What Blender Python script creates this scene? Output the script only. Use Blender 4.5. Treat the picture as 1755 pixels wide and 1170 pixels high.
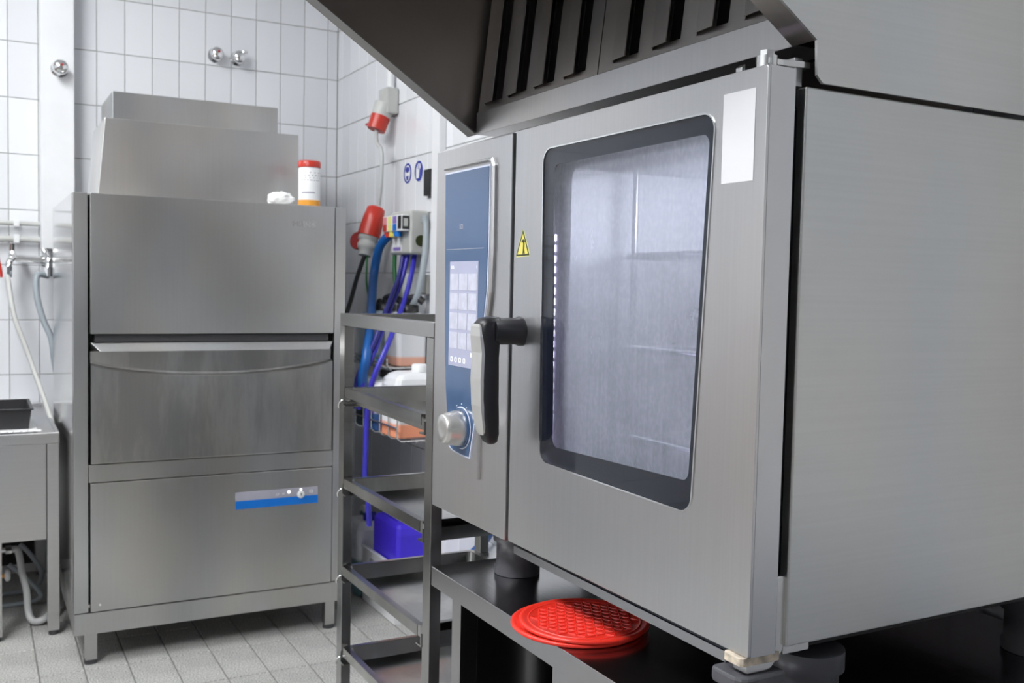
import bpy, bmesh, math, random
from mathutils import Vector, Matrix
random.seed(7)
for o in list(bpy.data.objects): bpy.data.objects.remove(o)
scene = bpy.context.scene
COL = scene.collection

# ------------------------------------------------------------------ camera
F, YAW, PITCH, ROLL, EYE = 1697.9, 0.4979, 0.0554, -0.0212, 1.17
fw = Vector((math.sin(YAW)*math.cos(PITCH), math.cos(YAW)*math.cos(PITCH), -math.sin(PITCH)))
ri = Vector((math.cos(YAW), -math.sin(YAW), 0)); dn = fw.cross(ri)
r2 = math.cos(ROLL)*ri + math.sin(ROLL)*dn
d2 = -math.sin(ROLL)*ri + math.cos(ROLL)*dn
cam = bpy.data.cameras.new('camera'); cam.lens = F/1755*36; cam.sensor_width = 36
cam.clip_start = 0.02; cam.clip_end = 50
camo = bpy.data.objects.new('camera', cam); COL.objects.link(camo)
m = Matrix.Identity(4)
for i in range(3):
    m[i][0] = r2[i]; m[i][1] = -d2[i]; m[i][2] = -fw[i]
m[2][3] = EYE
camo.matrix_world = m
cam.dof.use_dof = True; cam.dof.focus_distance = 1.35; cam.dof.aperture_fstop = 10
scene.camera = camo
def at(px, py, ax, v):
    """point of the room that the photograph shows at (px, py), on the plane axis ax = v"""
    d = r2*((px-877.5)/F) + d2*((py-585)/F) + fw
    e = (0, 0, EYE)
    return Vector(e) + d*((v-e[ax])/d[ax])

# ------------------------------------------------------------------ world, light, exposure
w = bpy.data.worlds.new('world'); scene.world = w; w.use_nodes = True
w.node_tree.nodes['Background'].inputs[0].default_value = (.8, .87, 1, 1)
w.node_tree.nodes['Background'].inputs[1].default_value = .3
vs = scene.view_settings
vs.view_transform = 'Standard'; vs.look = 'None'; vs.gamma = 1; vs.use_curve_mapping = False
vs.exposure = 0.85
LAMP = 17.0            # emission of the ceiling luminaires' diffusers

# ------------------------------------------------------------------ materials
def mat(name):
    M = bpy.data.materials.new(name); M.use_nodes = True
    nt = M.node_tree
    return M, nt, nt.nodes['Principled BSDF']
def nd(nt, t, **k):
    n = nt.nodes.new(t)
    for a, b in k.items():
        if a in n.inputs: n.inputs[a].default_value = b
        else: setattr(n, a, b)
    return n
def coord(nt, scale=(1,1,1), kind='Object'):
    tc = nd(nt, 'ShaderNodeTexCoord'); mp = nd(nt, 'ShaderNodeMapping'); mp.inputs['Scale'].default_value = scale
    nt.links.new(tc.outputs[kind], mp.inputs['Vector']); return mp.outputs[0]
def ramp(nt, src, stops):
    r = nd(nt, 'ShaderNodeValToRGB'); r.color_ramp.interpolation = 'EASE'; e = r.color_ramp.elements
    while len(e) < len(stops): e.new(0.5)
    for k, (p, c) in enumerate(stops):
        e[k].position = p; e[k].color = (*c, 1) if len(c) == 3 else c
    nt.links.new(src, r.inputs[0]); return r.outputs[0]
def g(v): return (v, v, v)
def plain(name, col, rough=.5, metal=0, spec=.5, var=.06, scale=9, trans=0, coat=0, emit=0, alpha=1):
    M, nt, b = mat(name)
    n = nd(nt, 'ShaderNodeTexNoise', Scale=scale, Detail=4.0); nt.links.new(coord(nt), n.inputs['Vector'])
    lo = tuple(max(0, c*(1-var)) for c in col); hi = tuple(min(1, c*(1+var)) for c in col)
    nt.links.new(ramp(nt, n.outputs[0], [(.3, lo), (.7, hi)]), b.inputs['Base Color'])
    b.inputs['Roughness'].default_value = rough; b.inputs['Metallic'].default_value = metal
    b.inputs['Specular IOR Level'].default_value = spec
    b.inputs['Transmission Weight'].default_value = trans; b.inputs['Coat Weight'].default_value = coat
    b.inputs['Alpha'].default_value = alpha
    if emit:
        b.inputs['Emission Color'].default_value = (*col, 1); b.inputs['Emission Strength'].default_value = emit
    return M
def steel(name, col=(.60,.60,.595), rough=.3, brush=(6,6,300), smudge=.12, rvar=.1, stain=0, aniso=0.0, sscale=2.2):
    """brushed stainless sheet: fine grain along one axis, broad smudges and wipe marks"""
    M, nt, b = mat(name)
    g1 = nd(nt, 'ShaderNodeTexNoise', Scale=1.0, Detail=3.0); nt.links.new(coord(nt, brush), g1.inputs['Vector'])
    g2 = nd(nt, 'ShaderNodeTexNoise', Scale=sscale, Detail=1.5, Roughness=.4, Distortion=.25); nt.links.new(coord(nt, (1,1,.7)), g2.inputs['Vector'])
    lo = tuple(c*(1-smudge) for c in col); hi = tuple(min(1, c*(1+smudge)) for c in col)
    g4 = nd(nt, 'ShaderNodeTexNoise', Scale=sscale*1.5, Detail=1.0, Roughness=.4); nt.links.new(coord(nt, (1.3,.8,.6)), g4.inputs['Vector'])
    c0 = ramp(nt, g2.outputs[0], [(.1, lo), (.9, hi)])
    hu = nd(nt, 'ShaderNodeMix', data_type='RGBA', blend_type='MULTIPLY'); hu.inputs[0].default_value = 1
    nt.links.new(c0, hu.inputs[6]); nt.links.new(ramp(nt, g4.outputs[0], [(.15, (.93,.955,1)), (.85, (1,.965,.93))]), hu.inputs[7]); c1 = hu.outputs[2]
    mx = nd(nt, 'ShaderNodeMix', data_type='RGBA', blend_type='MULTIPLY'); mx.inputs[0].default_value = 1
    nt.links.new(c1, mx.inputs[6]); nt.links.new(ramp(nt, g1.outputs[0], [(.3, g(.97)), (.7, g(1))]), mx.inputs[7])
    out = mx.outputs[2]
    if stain:
        g3 = nd(nt, 'ShaderNodeTexNoise', Scale=1.0, Detail=6.0, Roughness=.7); nt.links.new(coord(nt, (9,9,1.6)), g3.inputs['Vector'])
        m2 = nd(nt, 'ShaderNodeMix', data_type='RGBA', blend_type='MULTIPLY'); m2.inputs[0].default_value = stain
        nt.links.new(out, m2.inputs[6]); nt.links.new(ramp(nt, g3.outputs[0], [(.42, g(.5)), (.6, g(1))]), m2.inputs[7]); out = m2.outputs[2]
    nt.links.new(out, b.inputs['Base Color'])
    b.inputs['Metallic'].default_value = 1
    ad = nd(nt, 'ShaderNodeMath', operation='MULTIPLY_ADD'); ad.inputs[1].default_value = rvar*2; ad.inputs[2].default_value = rough-rvar
    nt.links.new(g2.outputs[0], ad.inputs[0]); nt.links.new(ad.outputs[0], b.inputs['Roughness'])
    bp = nd(nt, 'ShaderNodeBump', Strength=.05, Distance=.001); nt.links.new(g1.outputs[0], bp.inputs['Height']); nt.links.new(bp.outputs[0], b.inputs['Normal'])
    return M
MT = {}
MT['steel_oven'] = steel('oven steel', (.65,.65,.65), .35, (4,300,4), .12, .05)
MT['steel_side'] = steel('oven side steel', (.66,.66,.635), .42, (4,4,260), .10, .08)
MT['steel_dish'] = steel('dishwasher steel', (.57,.57,.555), .335, (260,260,3), .26, .04, .0, sscale=3)
MT['steel_dishdoor'] = steel('dishwasher door steel', (.53,.53,.515), .335, (260,260,3), .24, .04, .4, sscale=3)
MT['steel_mirror'] = steel('polished steel', (.66,.66,.66), .14, (4,4,200), .05, .04)
MT['steel_table'] = steel('table steel', (.42,.42,.435), .20, (300,4,4), .08, .05)
MT['steel_rack'] = steel('rack steel', (.43,.43,.42), .22, (4,4,200), .08, .03)
MT['steel_tray'] = steel('worn tray steel', (.50,.50,.49), .20, (200,6,6), .22, .05, .35, sscale=6)
MT['steel_hood'] = steel('hood steel', (.56,.555,.55), .36, (4,200,4), .09, .06)
MT['steel_hood_shade'] = steel('shaded hood steel', (.50,.46,.43), .42, (4,200,4), .12)  # hood steel painted darker and browner for inner shade and warm reflections
MT['steel_slat'] = steel('filter slat steel', (.60,.57,.54), .38, (300,4,4), .18, .1, sscale=5)
MT['steel_sink'] = steel('sink steel', (.58,.58,.585), .34, (4,4,200), .08, .04)
MT['steel_cavity'] = steel('oven cavity steel', (.62,.62,.64), .5, (4,4,90), .15, .1)
MT['chrome'] = plain('chrome', (.8,.8,.8), .08, 1, var=.02)
MT['chrome_satin'] = plain('satin chrome', (.74,.74,.73), .24, 1, var=.03)
MT['black'] = plain('black plastic', (.018,.018,.02), .38)
MT['dark'] = plain('dark void', (.012,.012,.012), .7)  # near-black, stands in for the shade in slots and hollow spaces
MT['darkgrey'] = plain('dark grey rubber', (.05,.05,.055), .5)
MT['footgrey'] = plain('grey foot plastic', (.075,.075,.085), .45)
MT['handle_black'] = plain('handle black plastic', (.014,.014,.017), .36, spec=.35)
MT['handle_silver'] = plain('handle silver inlay', (.60,.60,.58), .4, .6)
MT['knob'] = plain('knob silver', (.70,.69,.67), .32, .9)
MT['white'] = plain('white plastic', (.80,.81,.82), .4, var=.03)
MT['white_paint'] = plain('white painted sheet', (.78,.79,.81), .45, var=.02)
MT['paper'] = plain('white paper', (.74,.74,.77), .6, var=.02)
MT['fascia'] = plain('blue control fascia', (.045,.095,.20), .16, var=.04, scale=3, coat=.3)
MT['fascia_rim'] = plain('pale fascia line', (.62,.66,.80), .3, var=.02)
MT['screen'] = plain('screen glow', (.34,.35,.47), .2, var=.03, emit=.06)
MT['screen_key'] = plain('screen key', (.46,.47,.56), .25, var=.10, emit=.07, scale=60)
MT['screen_white'] = plain('screen white mark', (.85,.86,.93), .3, emit=.15)
MT['border'] = plain('window border print', (.012,.015,.024), .2)
MT['red'] = plain('red plastic', (.52,.035,.02), .35)
MT['red_dark'] = plain('dark red plastic', (.35,.03,.03), .4)
MT['red_mat'] = plain('red silicone', (.80,.035,.02), .33, var=.05)
MT['orange'] = plain('orange plastic', (.75,.33,.04), .4)
MT['blue'] = plain('blue hose', (.008,.10,.36), .35)
MT['violet'] = plain('violet blue hose', (.035,.03,.42), .35)
MT['navy'] = plain('navy hose', (.02,.02,.20), .4)
MT['bluecan'] = plain('blue plastic canister', (.06,.03,.68), .38)
MT['signblue'] = plain('sign blue', (.02,.04,.34), .4)
MT['stripe'] = plain('blue stripe', (.005,.16,.60), .35)
MT['panelgrey'] = plain('lilac grey panel', (.36,.36,.42), .35)
MT['green'] = plain('green hose', (.05,.22,.08), .4)
MT['greyhose'] = plain('grey hose', (.30,.34,.37), .4)
MT['whitehose'] = plain('white hose', (.52,.53,.53), .35)
MT['grey'] = plain('light grey plastic', (.50,.51,.49), .45)
MT['yellow'] = plain('yellow sticker', (.72,.62,.12), .45)
MT['yellowp'] = plain('pale yellow label', (.78,.76,.25), .5)
MT['pink'] = plain('pink label', (.75,.28,.30), .5)
MT['purple'] = plain('purple label', (.25,.17,.50), .5)
MT['led'] = plain('violet lamp', (.80,.70,1.0), .4, emit=11)
MT['cloth'] = plain('white paper towel', (.88,.88,.87), .9)
MT['olive'] = plain('dark olive', (.04,.05,.015), .4)
MT['rust'] = plain('limescale crust', (.52,.45,.36), .8, var=.4, scale=60)

def mk_tile():
    M, nt, b = mat('white wall tile')
    oi = nd(nt, 'ShaderNodeObjectInfo')
    n = nd(nt, 'ShaderNodeTexNoise', Scale=5.0, Detail=2.0); nt.links.new(coord(nt), n.inputs['Vector'])
    a = ramp(nt, oi.outputs['Random'], [(0, (.745,.76,.79)), (1, (.80,.815,.845))])
    nt.links.new(a, b.inputs['Base Color'])
    b.inputs['Roughness'].default_value = .16
    bp = nd(nt, 'ShaderNodeBump', Strength=.05, Distance=.01); nt.links.new(n.outputs[0], bp.inputs['Height']); nt.links.new(bp.outputs[0], b.inputs['Normal'])
    return M
MT['tile'] = mk_tile()
MT['grout'] = plain('grey grout', (.34,.34,.31), .9, var=.12, scale=30)
def mk_walltiles(name, plane):
    """walls the camera does not look at: white tiles drawn by a brick pattern"""
    M, nt, b = mat(name)
    tc = nd(nt, 'ShaderNodeTexCoord'); sp = nd(nt, 'ShaderNodeSeparateXYZ'); cb = nd(nt, 'ShaderNodeCombineXYZ')
    nt.links.new(tc.outputs['Object'], sp.inputs[0]); nt.links.new(sp.outputs[plane], cb.inputs[0]); nt.links.new(sp.outputs[2], cb.inputs[1])
    br = nd(nt, 'ShaderNodeTexBrick', offset=0.0, squash=1.0)
    br.inputs['Color1'].default_value = (.76,.78,.81,1); br.inputs['Color2'].default_value = (.80,.82,.85,1); br.inputs['Mortar'].default_value = (.22,.22,.21,1)
    br.inputs['Scale'].default_value = 1; br.inputs['Mortar Size'].default_value = .003
    br.inputs['Brick Width'].default_value = .1052; br.inputs['Row Height'].default_value = .2133
    nt.links.new(cb.outputs[0], br.inputs['Vector']); nt.links.new(br.outputs[0], b.inputs['Base Color']); b.inputs['Roughness'].default_value = .2
    return M
def mk_floor():
    M, nt, b = mat('speckled floor tile')
    n = nd(nt, 'ShaderNodeTexNoise', Scale=230.0, Detail=2.0); nt.links.new(coord(nt), n.inputs['Vector'])
    n2 = nd(nt, 'ShaderNodeTexNoise', Scale=7.0, Detail=4.0); nt.links.new(coord(nt), n2.inputs['Vector'])
    mx = nd(nt, 'ShaderNodeMix', data_type='RGBA', blend_type='MULTIPLY'); mx.inputs[0].default_value = 1
    nt.links.new(ramp(nt, n.outputs[0], [(.34, (.20,.20,.19)), (.5, (.40,.40,.38)), (.68, (.58,.58,.56))]), mx.inputs[6])
    nt.links.new(ramp(nt, n2.outputs[0], [(.3, g(.86)), (.7, g(1.04))]), mx.inputs[7])
    nt.links.new(mx.outputs[2], b.inputs['Base Color']); b.inputs['Roughness'].default_value = .55
    return M
MT['floor'] = mk_floor()
MT['floorgrout'] = plain('floor grout', (.20,.20,.185), .9, var=.15, scale=30)
def mk_glass(name, tint, rough=.02):
    M, nt, b = mat(name); nt.nodes.remove(b)
    tr = nd(nt, 'ShaderNodeBsdfTransparent'); tr.inputs[0].default_value = (*tint, 1)
    gl = nd(nt, 'ShaderNodeBsdfGlossy', Roughness=rough); fr = nd(nt, 'ShaderNodeFresnel', IOR=1.5)
    ge = nd(nt, 'ShaderNodeNewGeometry'); iv = nd(nt, 'ShaderNodeMath', operation='SUBTRACT'); iv.inputs[0].default_value = 1; nt.links.new(ge.outputs['Backfacing'], iv.inputs[1])
    mu = nd(nt, 'ShaderNodeMath', operation='MULTIPLY'); nt.links.new(fr.outputs[0], mu.inputs[0]); nt.links.new(iv.outputs[0], mu.inputs[1])   # one reflection per pane
    mx = nd(nt, 'ShaderNodeMixShader'); nt.links.new(mu.outputs[0], mx.inputs[0]); nt.links.new(tr.outputs[0], mx.inputs[1]); nt.links.new(gl.outputs[0], mx.inputs[2])
    nt.links.new(mx.outputs[0], nt.nodes['Material Output'].inputs[0]); return M
MT['glass'] = mk_glass('oven window glass', (.88,.89,.92))
def mk_haze():
    """inner pane fogged by limescale and run-down drops"""
    M, nt, b = mat('fogged inner glass')
    a = nd(nt, 'ShaderNodeTexNoise', Scale=1.0, Detail=6.0, Roughness=.65); nt.links.new(coord(nt, (1,110,2.5)), a.inputs['Vector'])
    c = nd(nt, 'ShaderNodeTexNoise', Scale=4.5, Detail=5.0, Roughness=.6); nt.links.new(coord(nt), c.inputs['Vector'])
    s = nd(nt, 'ShaderNodeTexNoise', Scale=170.0, Detail=2.0); nt.links.new(coord(nt, (1,1,.7)), s.inputs['Vector'])
    m1 = nd(nt, 'ShaderNodeMath', operation='MULTIPLY'); nt.links.new(ramp(nt, a.outputs[0], [(.32, g(.84)), (.72, g(1))]), m1.inputs[0]); nt.links.new(ramp(nt, c.outputs[0], [(.3, g(.62)), (.66, g(1))]), m1.inputs[1])
    m2 = nd(nt, 'ShaderNodeMath', operation='MULTIPLY'); nt.links.new(m1.outputs[0], m2.inputs[0]); nt.links.new(ramp(nt, s.outputs[0], [(.4, g(.85)), (.68, g(1.0))]), m2.inputs[1])
    m3 = nd(nt, 'ShaderNodeMath', operation='MULTIPLY'); nt.links.new(m2.outputs[0], m3.inputs[0]); m3.inputs[1].default_value = .52
    nt.nodes.remove(b)
    tr = nd(nt, 'ShaderNodeBsdfTransparent'); tr.inputs[0].default_value = (.93,.94,.97,1)
    df = nd(nt, 'ShaderNodeBsdfDiffuse'); df.inputs[0].default_value = (.80,.81,.85,1)
    tl = nd(nt, 'ShaderNodeBsdfTranslucent'); tl.inputs[0].default_value = (.80,.81,.85,1)
    gl = nd(nt, 'ShaderNodeBsdfGlossy', Roughness=.25); gl.inputs[0].default_value = (.9,.9,.93,1)
    x1 = nd(nt, 'ShaderNodeMixShader'); x1.inputs[0].default_value = .45; nt.links.new(df.outputs[0], x1.inputs[1]); nt.links.new(tl.outputs[0], x1.inputs[2])
    x0 = nd(nt, 'ShaderNodeMixShader'); x0.inputs[0].default_value = .03; nt.links.new(x1.outputs[0], x0.inputs[1]); nt.links.new(gl.outputs[0], x0.inputs[2])
    x2 = nd(nt, 'ShaderNodeMixShader'); nt.links.new(m3.outputs[0], x2.inputs[0]); nt.links.new(tr.outputs[0], x2.inputs[1]); nt.links.new(x0.outputs[0], x2.inputs[2])
    nt.links.new(x2.outputs[0], nt.nodes['Material Output'].inputs[0]); return M
MT['haze'] = mk_haze()
def canmat(name, liquid, level, body=(.74,.75,.77)):
    M, nt, b = mat(name)
    tc = nd(nt, 'ShaderNodeTexCoord'); sp = nd(nt, 'ShaderNodeSeparateXYZ'); nt.links.new(tc.outputs['Generated'], sp.inputs[0])
    nt.links.new(ramp(nt, sp.outputs[2], [(0, liquid), (level-.03, liquid), (level+.03, body), (1, body)]), b.inputs['Base Color'])
    b.inputs['Roughness'].default_value = .35; b.inputs['Subsurface Weight'].default_value = 0
    return M

# ------------------------------------------------------------------ geometry helpers
class MB:
    def __init__(s): s.v = []; s.f = []; s.sm = []
    def add(s, vs, fs, smooth=False):
        n = len(s.v); s.v += [Vector(p) for p in vs]
        for f in fs: s.f.append([n+i for i in f]); s.sm.append(smooth)
        return s
    def box(s, x0, x1, y0, y1, z0, z1):
        return s.add([(x0,y0,z0),(x1,y0,z0),(x1,y1,z0),(x0,y1,z0),(x0,y0,z1),(x1,y0,z1),(x1,y1,z1),(x0,y1,z1)],
              [(3,2,1,0),(4,5,6,7),(0,1,5,4),(1,2,6,5),(2,3,7,6),(3,0,4,7)])
    def cyl(s, p0, p1, r0, r1=None, n=16, caps=True, smooth=True):
        p0 = Vector(p0); p1 = Vector(p1); r1 = r0 if r1 is None else r1
        d = (p1-p0).normalized(); a = d.orthogonal().normalized(); b = d.cross(a)
        vs = [p0+(a*math.cos(t)+b*math.sin(t))*r0 for t in [2*math.pi*k/n for k in range(n)]]
        vs += [p1+(a*math.cos(t)+b*math.sin(t))*r1 for t in [2*math.pi*k/n for k in range(n)]]
        s.add(vs, [(k,(k+1)%n,n+(k+1)%n,n+k) for k in range(n)], smooth)
        if caps:
            s.add(vs[:n], [tuple(reversed(range(n)))]); s.add(vs[n:], [tuple(range(n))])
        return s
    def lathe(s, c, axis, prof, n=28):
        """prof: (radius, height along axis)"""
        d = Vector(axis).normalized(); a = d.orthogonal().normalized(); b = d.cross(a); c = Vector(c)
        vs = []
        for r, h in prof:
            for k in range(n):
                t = 2*math.pi*k/n; vs.append(c+d*h+(a*math.cos(t)+b*math.sin(t))*r)
        fs = [(i*n+k, i*n+(k+1)%n, (i+1)*n+(k+1)%n, (i+1)*n+k) for i in range(len(prof)-1) for k in range(n)]
        s.add(vs, fs, True)
        s.add(vs[:n], [tuple(reversed(range(n)))]); s.add(vs[-n:], [tuple(range(n))])
        return s
    def tube(s, pts, r, n=10, sub=6):
        P = [Vector(p) for p in pts]
        if sub > 1 and len(P) > 2:
            Q = []
            for i in range(len(P)-1):
                a = P[max(i-1,0)]; b = P[i]; c = P[i+1]; d = P[min(i+2,len(P)-1)]
                for k in range(sub):
                    t = k/sub
                    Q.append(.5*((2*b)+(c-a)*t+(2*a-5*b+4*c-d)*t*t+(3*b-a-3*c+d)*t**3))
            Q.append(P[-1]); P = Q
        nrm = (P[1]-P[0]).orthogonal().normalized(); vs = []
        for i, p in enumerate(P):
            t = (P[min(i+1,len(P)-1)]-P[max(i-1,0)]).normalized()
            nrm = (nrm - t*nrm.dot(t)).normalized(); bi = t.cross(nrm)
            rr = r(i/(len(P)-1)) if callable(r) else r
            for k in range(n):
                q = 2*math.pi*k/n; vs.append(p+(nrm*math.cos(q)+bi*math.sin(q))*rr)
        L = len(P)
        s.add(vs, [(i*n+k, i*n+(k+1)%n, (i+1)*n+(k+1)%n, (i+1)*n+k) for i in range(L-1) for k in range(n)], True)
        s.add(vs[:n], [tuple(reversed(range(n)))]); s.add(vs[-n:], [tuple(range(n))])
        return s
    def prism(s, poly, ax, a0, a1):
        """poly: 2-D outline in the plane across axis ax (order of the two other axes), extruded a0..a1"""
        def P(p, a):
            q = list(p); q.insert(ax, a); return q
        n = len(poly)
        vs = [P(p, a0) for p in poly]+[P(p, a1) for p in poly]
        s.add(vs, [tuple(range(n)), tuple(reversed(range(n, 2*n)))]+[(k, n+k, n+(k+1)%n, (k+1)%n) for k in range(n)])
        return s
    def build(s, name, m, parent=None, bevel=0, seg=2, smooth=None, root=None):
        me = bpy.data.meshes.new(name)
        o0 = Vector((0,0,0))
        if parent is not None: o0 = Vector(parent.get('_o', (0,0,0)))
        me.from_pydata([tuple(p-o0) for p in s.v], [], s.f)
        bm = bmesh.new(); bm.from_mesh(me); bmesh.ops.recalc_face_normals(bm, faces=bm.faces); bm.to_mesh(me); bm.free()
        for p, q in zip(me.polygons, s.sm): p.use_smooth = q if smooth is None else smooth
        me.materials.append(MT[m] if isinstance(m, str) else m)
        o = bpy.data.objects.new(name, me); COL.objects.link(o)
        if parent is not None: o.parent = parent; o['_o'] = tuple(o0)
        if bevel:
            b = o.modifiers.new('bevel', 'BEVEL'); b.width = bevel; b.segments = seg; b.limit_method = 'ANGLE'; b.angle_limit = .6
            if not any(s.sm): b.harden_normals = False
        return o
def rrect(cs, r, n=6):
    """rounded polygon through corners cs (2-D), radius r (number or list)"""
    out = []; N = len(cs)
    for i, c in enumerate(cs):
        rr = r[i] if isinstance(r, (list, tuple)) else r
        c = Vector(c); a = (Vector(cs[i-1])-c); b = (Vector(cs[(i+1) % N])-c)
        if rr <= 0: out.append(tuple(c)); continue
        a.normalize(); b.normalize(); h = math.acos(max(-1, min(1, a.dot(b))))/2
        d = rr/math.tan(h); p0 = c+a*d; p1 = c+b*d; o = c+(a+b).normalized()*(rr/math.sin(h))
        for k in range(n+1):
            t = k/n; q = (p0-o).lerp(p1-o, t).normalized()*rr+o; out.append((q.x, q.y))
    return out
def holed(outer, holes, ax, a0, a1):
    """plate with holes, thickness a0..a1 along ax"""
    def P(p, a):
        q = list(p); q.insert(ax, a); return q
    if len(holes) == 1 and len(holes[0]) == len(outer):      # matching outlines: a plain ring
        n = len(outer); V = [P(p, a) for a in (a0, a1) for l in (outer, holes[0]) for p in l]; f = []
        for k in range(n):
            j = (k+1) % n
            f += [(k, j, n+j, n+k), (2*n+k, 3*n+k, 3*n+j, 2*n+j), (k, 2*n+k, 2*n+j, j), (n+k, n+j, 3*n+j, 3*n+k)]
        return MB().add(V, f)
    bm = bmesh.new()
    for loop in [outer]+holes:
        v = [bm.verts.new(P(p, a0)) for p in loop]
        for i in range(len(v)): bm.edges.new((v[i-1], v[i]))
    bmesh.ops.triangle_fill(bm, edges=bm.edges[:], use_beauty=True)
    r = bmesh.ops.extrude_face_region(bm, geom=bm.faces[:]+bm.edges[:]+bm.verts[:])
    for e in r['geom']:
        if isinstance(e, bmesh.types.BMVert): e.co[ax] += a1-a0
    bmesh.ops.recalc_face_normals(bm, faces=bm.faces)
    bm.verts.index_update()
    mb = MB(); mb.add([v.co.copy() for v in bm.verts], [[v.index for v in f.verts] for f in bm.faces]); bm.free()
    return mb
def tag(o, label, cat, group=None):
    o['label'] = label; o['category'] = cat
    if group: o['group'] = group
    return o
def thing(name, label, cat, loc=(0,0,0), group=None):
    o = bpy.data.objects.new(name, None); COL.objects.link(o); o.location = loc; o['_o'] = tuple(loc)
    o.empty_display_size = .05
    return tag(o, label, cat, group)
def one(mb, name, m, label, cat, group=None, **k):
    return tag(mb.build(name, m, None, **k), label, cat, group)
def struct(o): o['kind'] = 'structure'; return o
def lettering(txt, size, loc, xdir, ydir, m, parent, name='lettering', ext=.0004, align='LEFT', sx=1):
    c = bpy.data.curves.new(name, 'FONT'); c.body = txt; c.size = size; c.extrude = ext; c.align_x = align
    t = bpy.data.objects.new(name, c); COL.objects.link(t)
    bpy.context.view_layer.update()
    me = bpy.data.meshes.new_from_object(t.evaluated_get(bpy.context.evaluated_depsgraph_get()))
    bpy.data.objects.remove(t)
    X = Vector(xdir); Y = Vector(ydir); Z = X.cross(Y)
    o0 = Vector(parent.get('_o', (0,0,0)))
    for v in me.vertices: v.co = Vector(loc)+X*(v.co.x*sx)+Y*v.co.y+Z*v.co.z-o0
    me.materials.clear(); me.materials.append(MT[m])
    o = bpy.data.objects.new(name, me); COL.objects.link(o); o.parent = parent; o['_o'] = tuple(o0); return o

# ------------------------------------------------------------------ the room
XR, YB, XL, YF, ZC = 1.428, 4.30, -2.3, -3.2, 2.9
TP, TR = .1052, .2133                   # wall tile pitch
struct(MB().box(XL-.1, XR+.1, YF-.1, YB+.1, -.1, -.004).build('floor', 'floorgrout'))
FLOOR = bpy.data.objects['floor']
WB = struct(MB().box(XL-.1, XR+.1, YB+.0035, YB+.1, -.004, ZC).build('wall_back', 'grout'))
WR = struct(MB().box(XR+.0035, XR+.1, YF-.1, YB+.1, -.004, ZC).build('wall_right', 'grout'))
struct(MB().box(XL-.1, XL, YF-.1, YB+.1, -.004, ZC).build('wall_left', mk_walltiles('left wall tiles', 1)))
struct(MB().box(XL-.1, XR+.1, YF-.1, YF, -.004, ZC).build('wall_front', mk_walltiles('front wall tiles', 0)))
struct(MB().box(XL+.001, XL+.02, YF+.001, YB-.001, 0, 1.05).build('trim_1', plain('added reddish dado', (.24,.16,.14), .4)))  # unseen dado added so the lower oven door reflects something darker and redder
struct(MB().box(XL-.1, XR+.1, YF-.1, YB+.1, ZC, ZC+.1).build('ceiling', 'white_paint'))

def tile_mesh(w, h, t=.006, c=.0016, m='tile'):
    """a tile in its own plane (x across, y up, front towards -z), with a soft pillowed edge"""
    a, b = w/2, h/2
    v = [(-a,-b,t),(a,-b,t),(a,b,t),(-a,b,t),(-a,-b,c),(a,-b,c),(a,b,c),(-a,b,c),(-a+c,-b+c,0),(a-c,-b+c,0),(a-c,b-c,0),(-a+c,b-c,0)]
    f = [(0,1,5,4),(1,2,6,5),(2,3,7,6),(3,0,4,7),(4,5,9,8),(5,6,10,9),(6,7,11,10),(7,4,8,11),(8,9,10,11)]
    me = bpy.data.meshes.new('tile'); me.from_pydata(v, [], f)
    bm = bmesh.new(); bm.from_mesh(me); bmesh.ops.recalc_face_normals(bm, faces=bm.faces); bm.to_mesh(me); bm.free()
    me.materials.append(MT[m]); return me, v, f
_tm = {}
def tile(parent, plane, u, v, wu, wv, name='tile', m='tile', jit=.0016, rest=None, jo=.0025):
    wu -= jo; wv -= jo
    k = (round(wu, 4), round(wv, 4), m)
    if k not in _tm: _tm[k] = tile_mesh(wu, wv, m=m)
    me, vv, ff = _tm[k]
    if plane == 'B': R = Matrix(((1,0,0),(0,0,1),(0,1,0))); L = Vector((u, YB, v))
    elif plane == 'R': R = Matrix(((0,0,1),(1,0,0),(0,1,0))); L = Vector((XR, u, v))
    else: R = Matrix(((1,0,0),(0,1,0),(0,0,-1))); L = Vector((u, v, 0))
    j = Matrix.Rotation(random.uniform(-jit, jit), 3, 'X') @ Matrix.Rotation(random.uniform(-jit, jit), 3, 'Y')
    if rest is not None:
        rest.add([L+R@(j@Vector(p)) for p in vv], ff); return
    o = bpy.data.objects.new(name, me); COL.objects.link(o); o.parent = parent
    o.matrix_local = Matrix.Translation(L) @ (R@j).to_4x4()
zrow0 = .896+EYE-.2133*9-.2133*1       # joint below the lowest row
rows = [(zrow0+k*TR, TR) for k in range(-1, 14)]
rest = MB()
for zi, hh in rows:
    z1 = min(zi+hh, ZC); z0 = max(zi, 0)
    if z1-z0 < .03: continue
    x = 1.382-TP*40
    while x < XR-.01:
        x1 = min(x+TP, XR)
        if x1 > XL+.05:
            x0 = max(x, XL)
            vis = x0 > -.25 and z1 > .3 and z0 < 2.35
            tile(WB, 'B', (x0+x1)/2, (z0+z1)/2, x1-x0, z1-z0, rest=None if vis else rest)
        x += TP
o = rest.build('tile_field', 'tile', WB); o['kind'] = 'stuff'
rest = MB()
for zi, hh in rows:
    z1 = min(zi+hh, ZC); z0 = max(zi, 0)
    if z1-z0 < .03: continue
    y = YB-.066
    ys = [(y, YB)]
    while y > YF+.02:
        ys.append((max(y-TP, YF), y)); y -= TP
    for y0, y1 in ys:
        vis = (y0 > 2.35 and z1 > .15 and z0 < 2.25) or (.8 < y0 < 1.4 and .6 < z1 < 1.0)
        tile(WR, 'R', (y0+y1)/2, (z0+z1)/2, y1-y0, z1-z0, rest=None if vis else rest)
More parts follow.
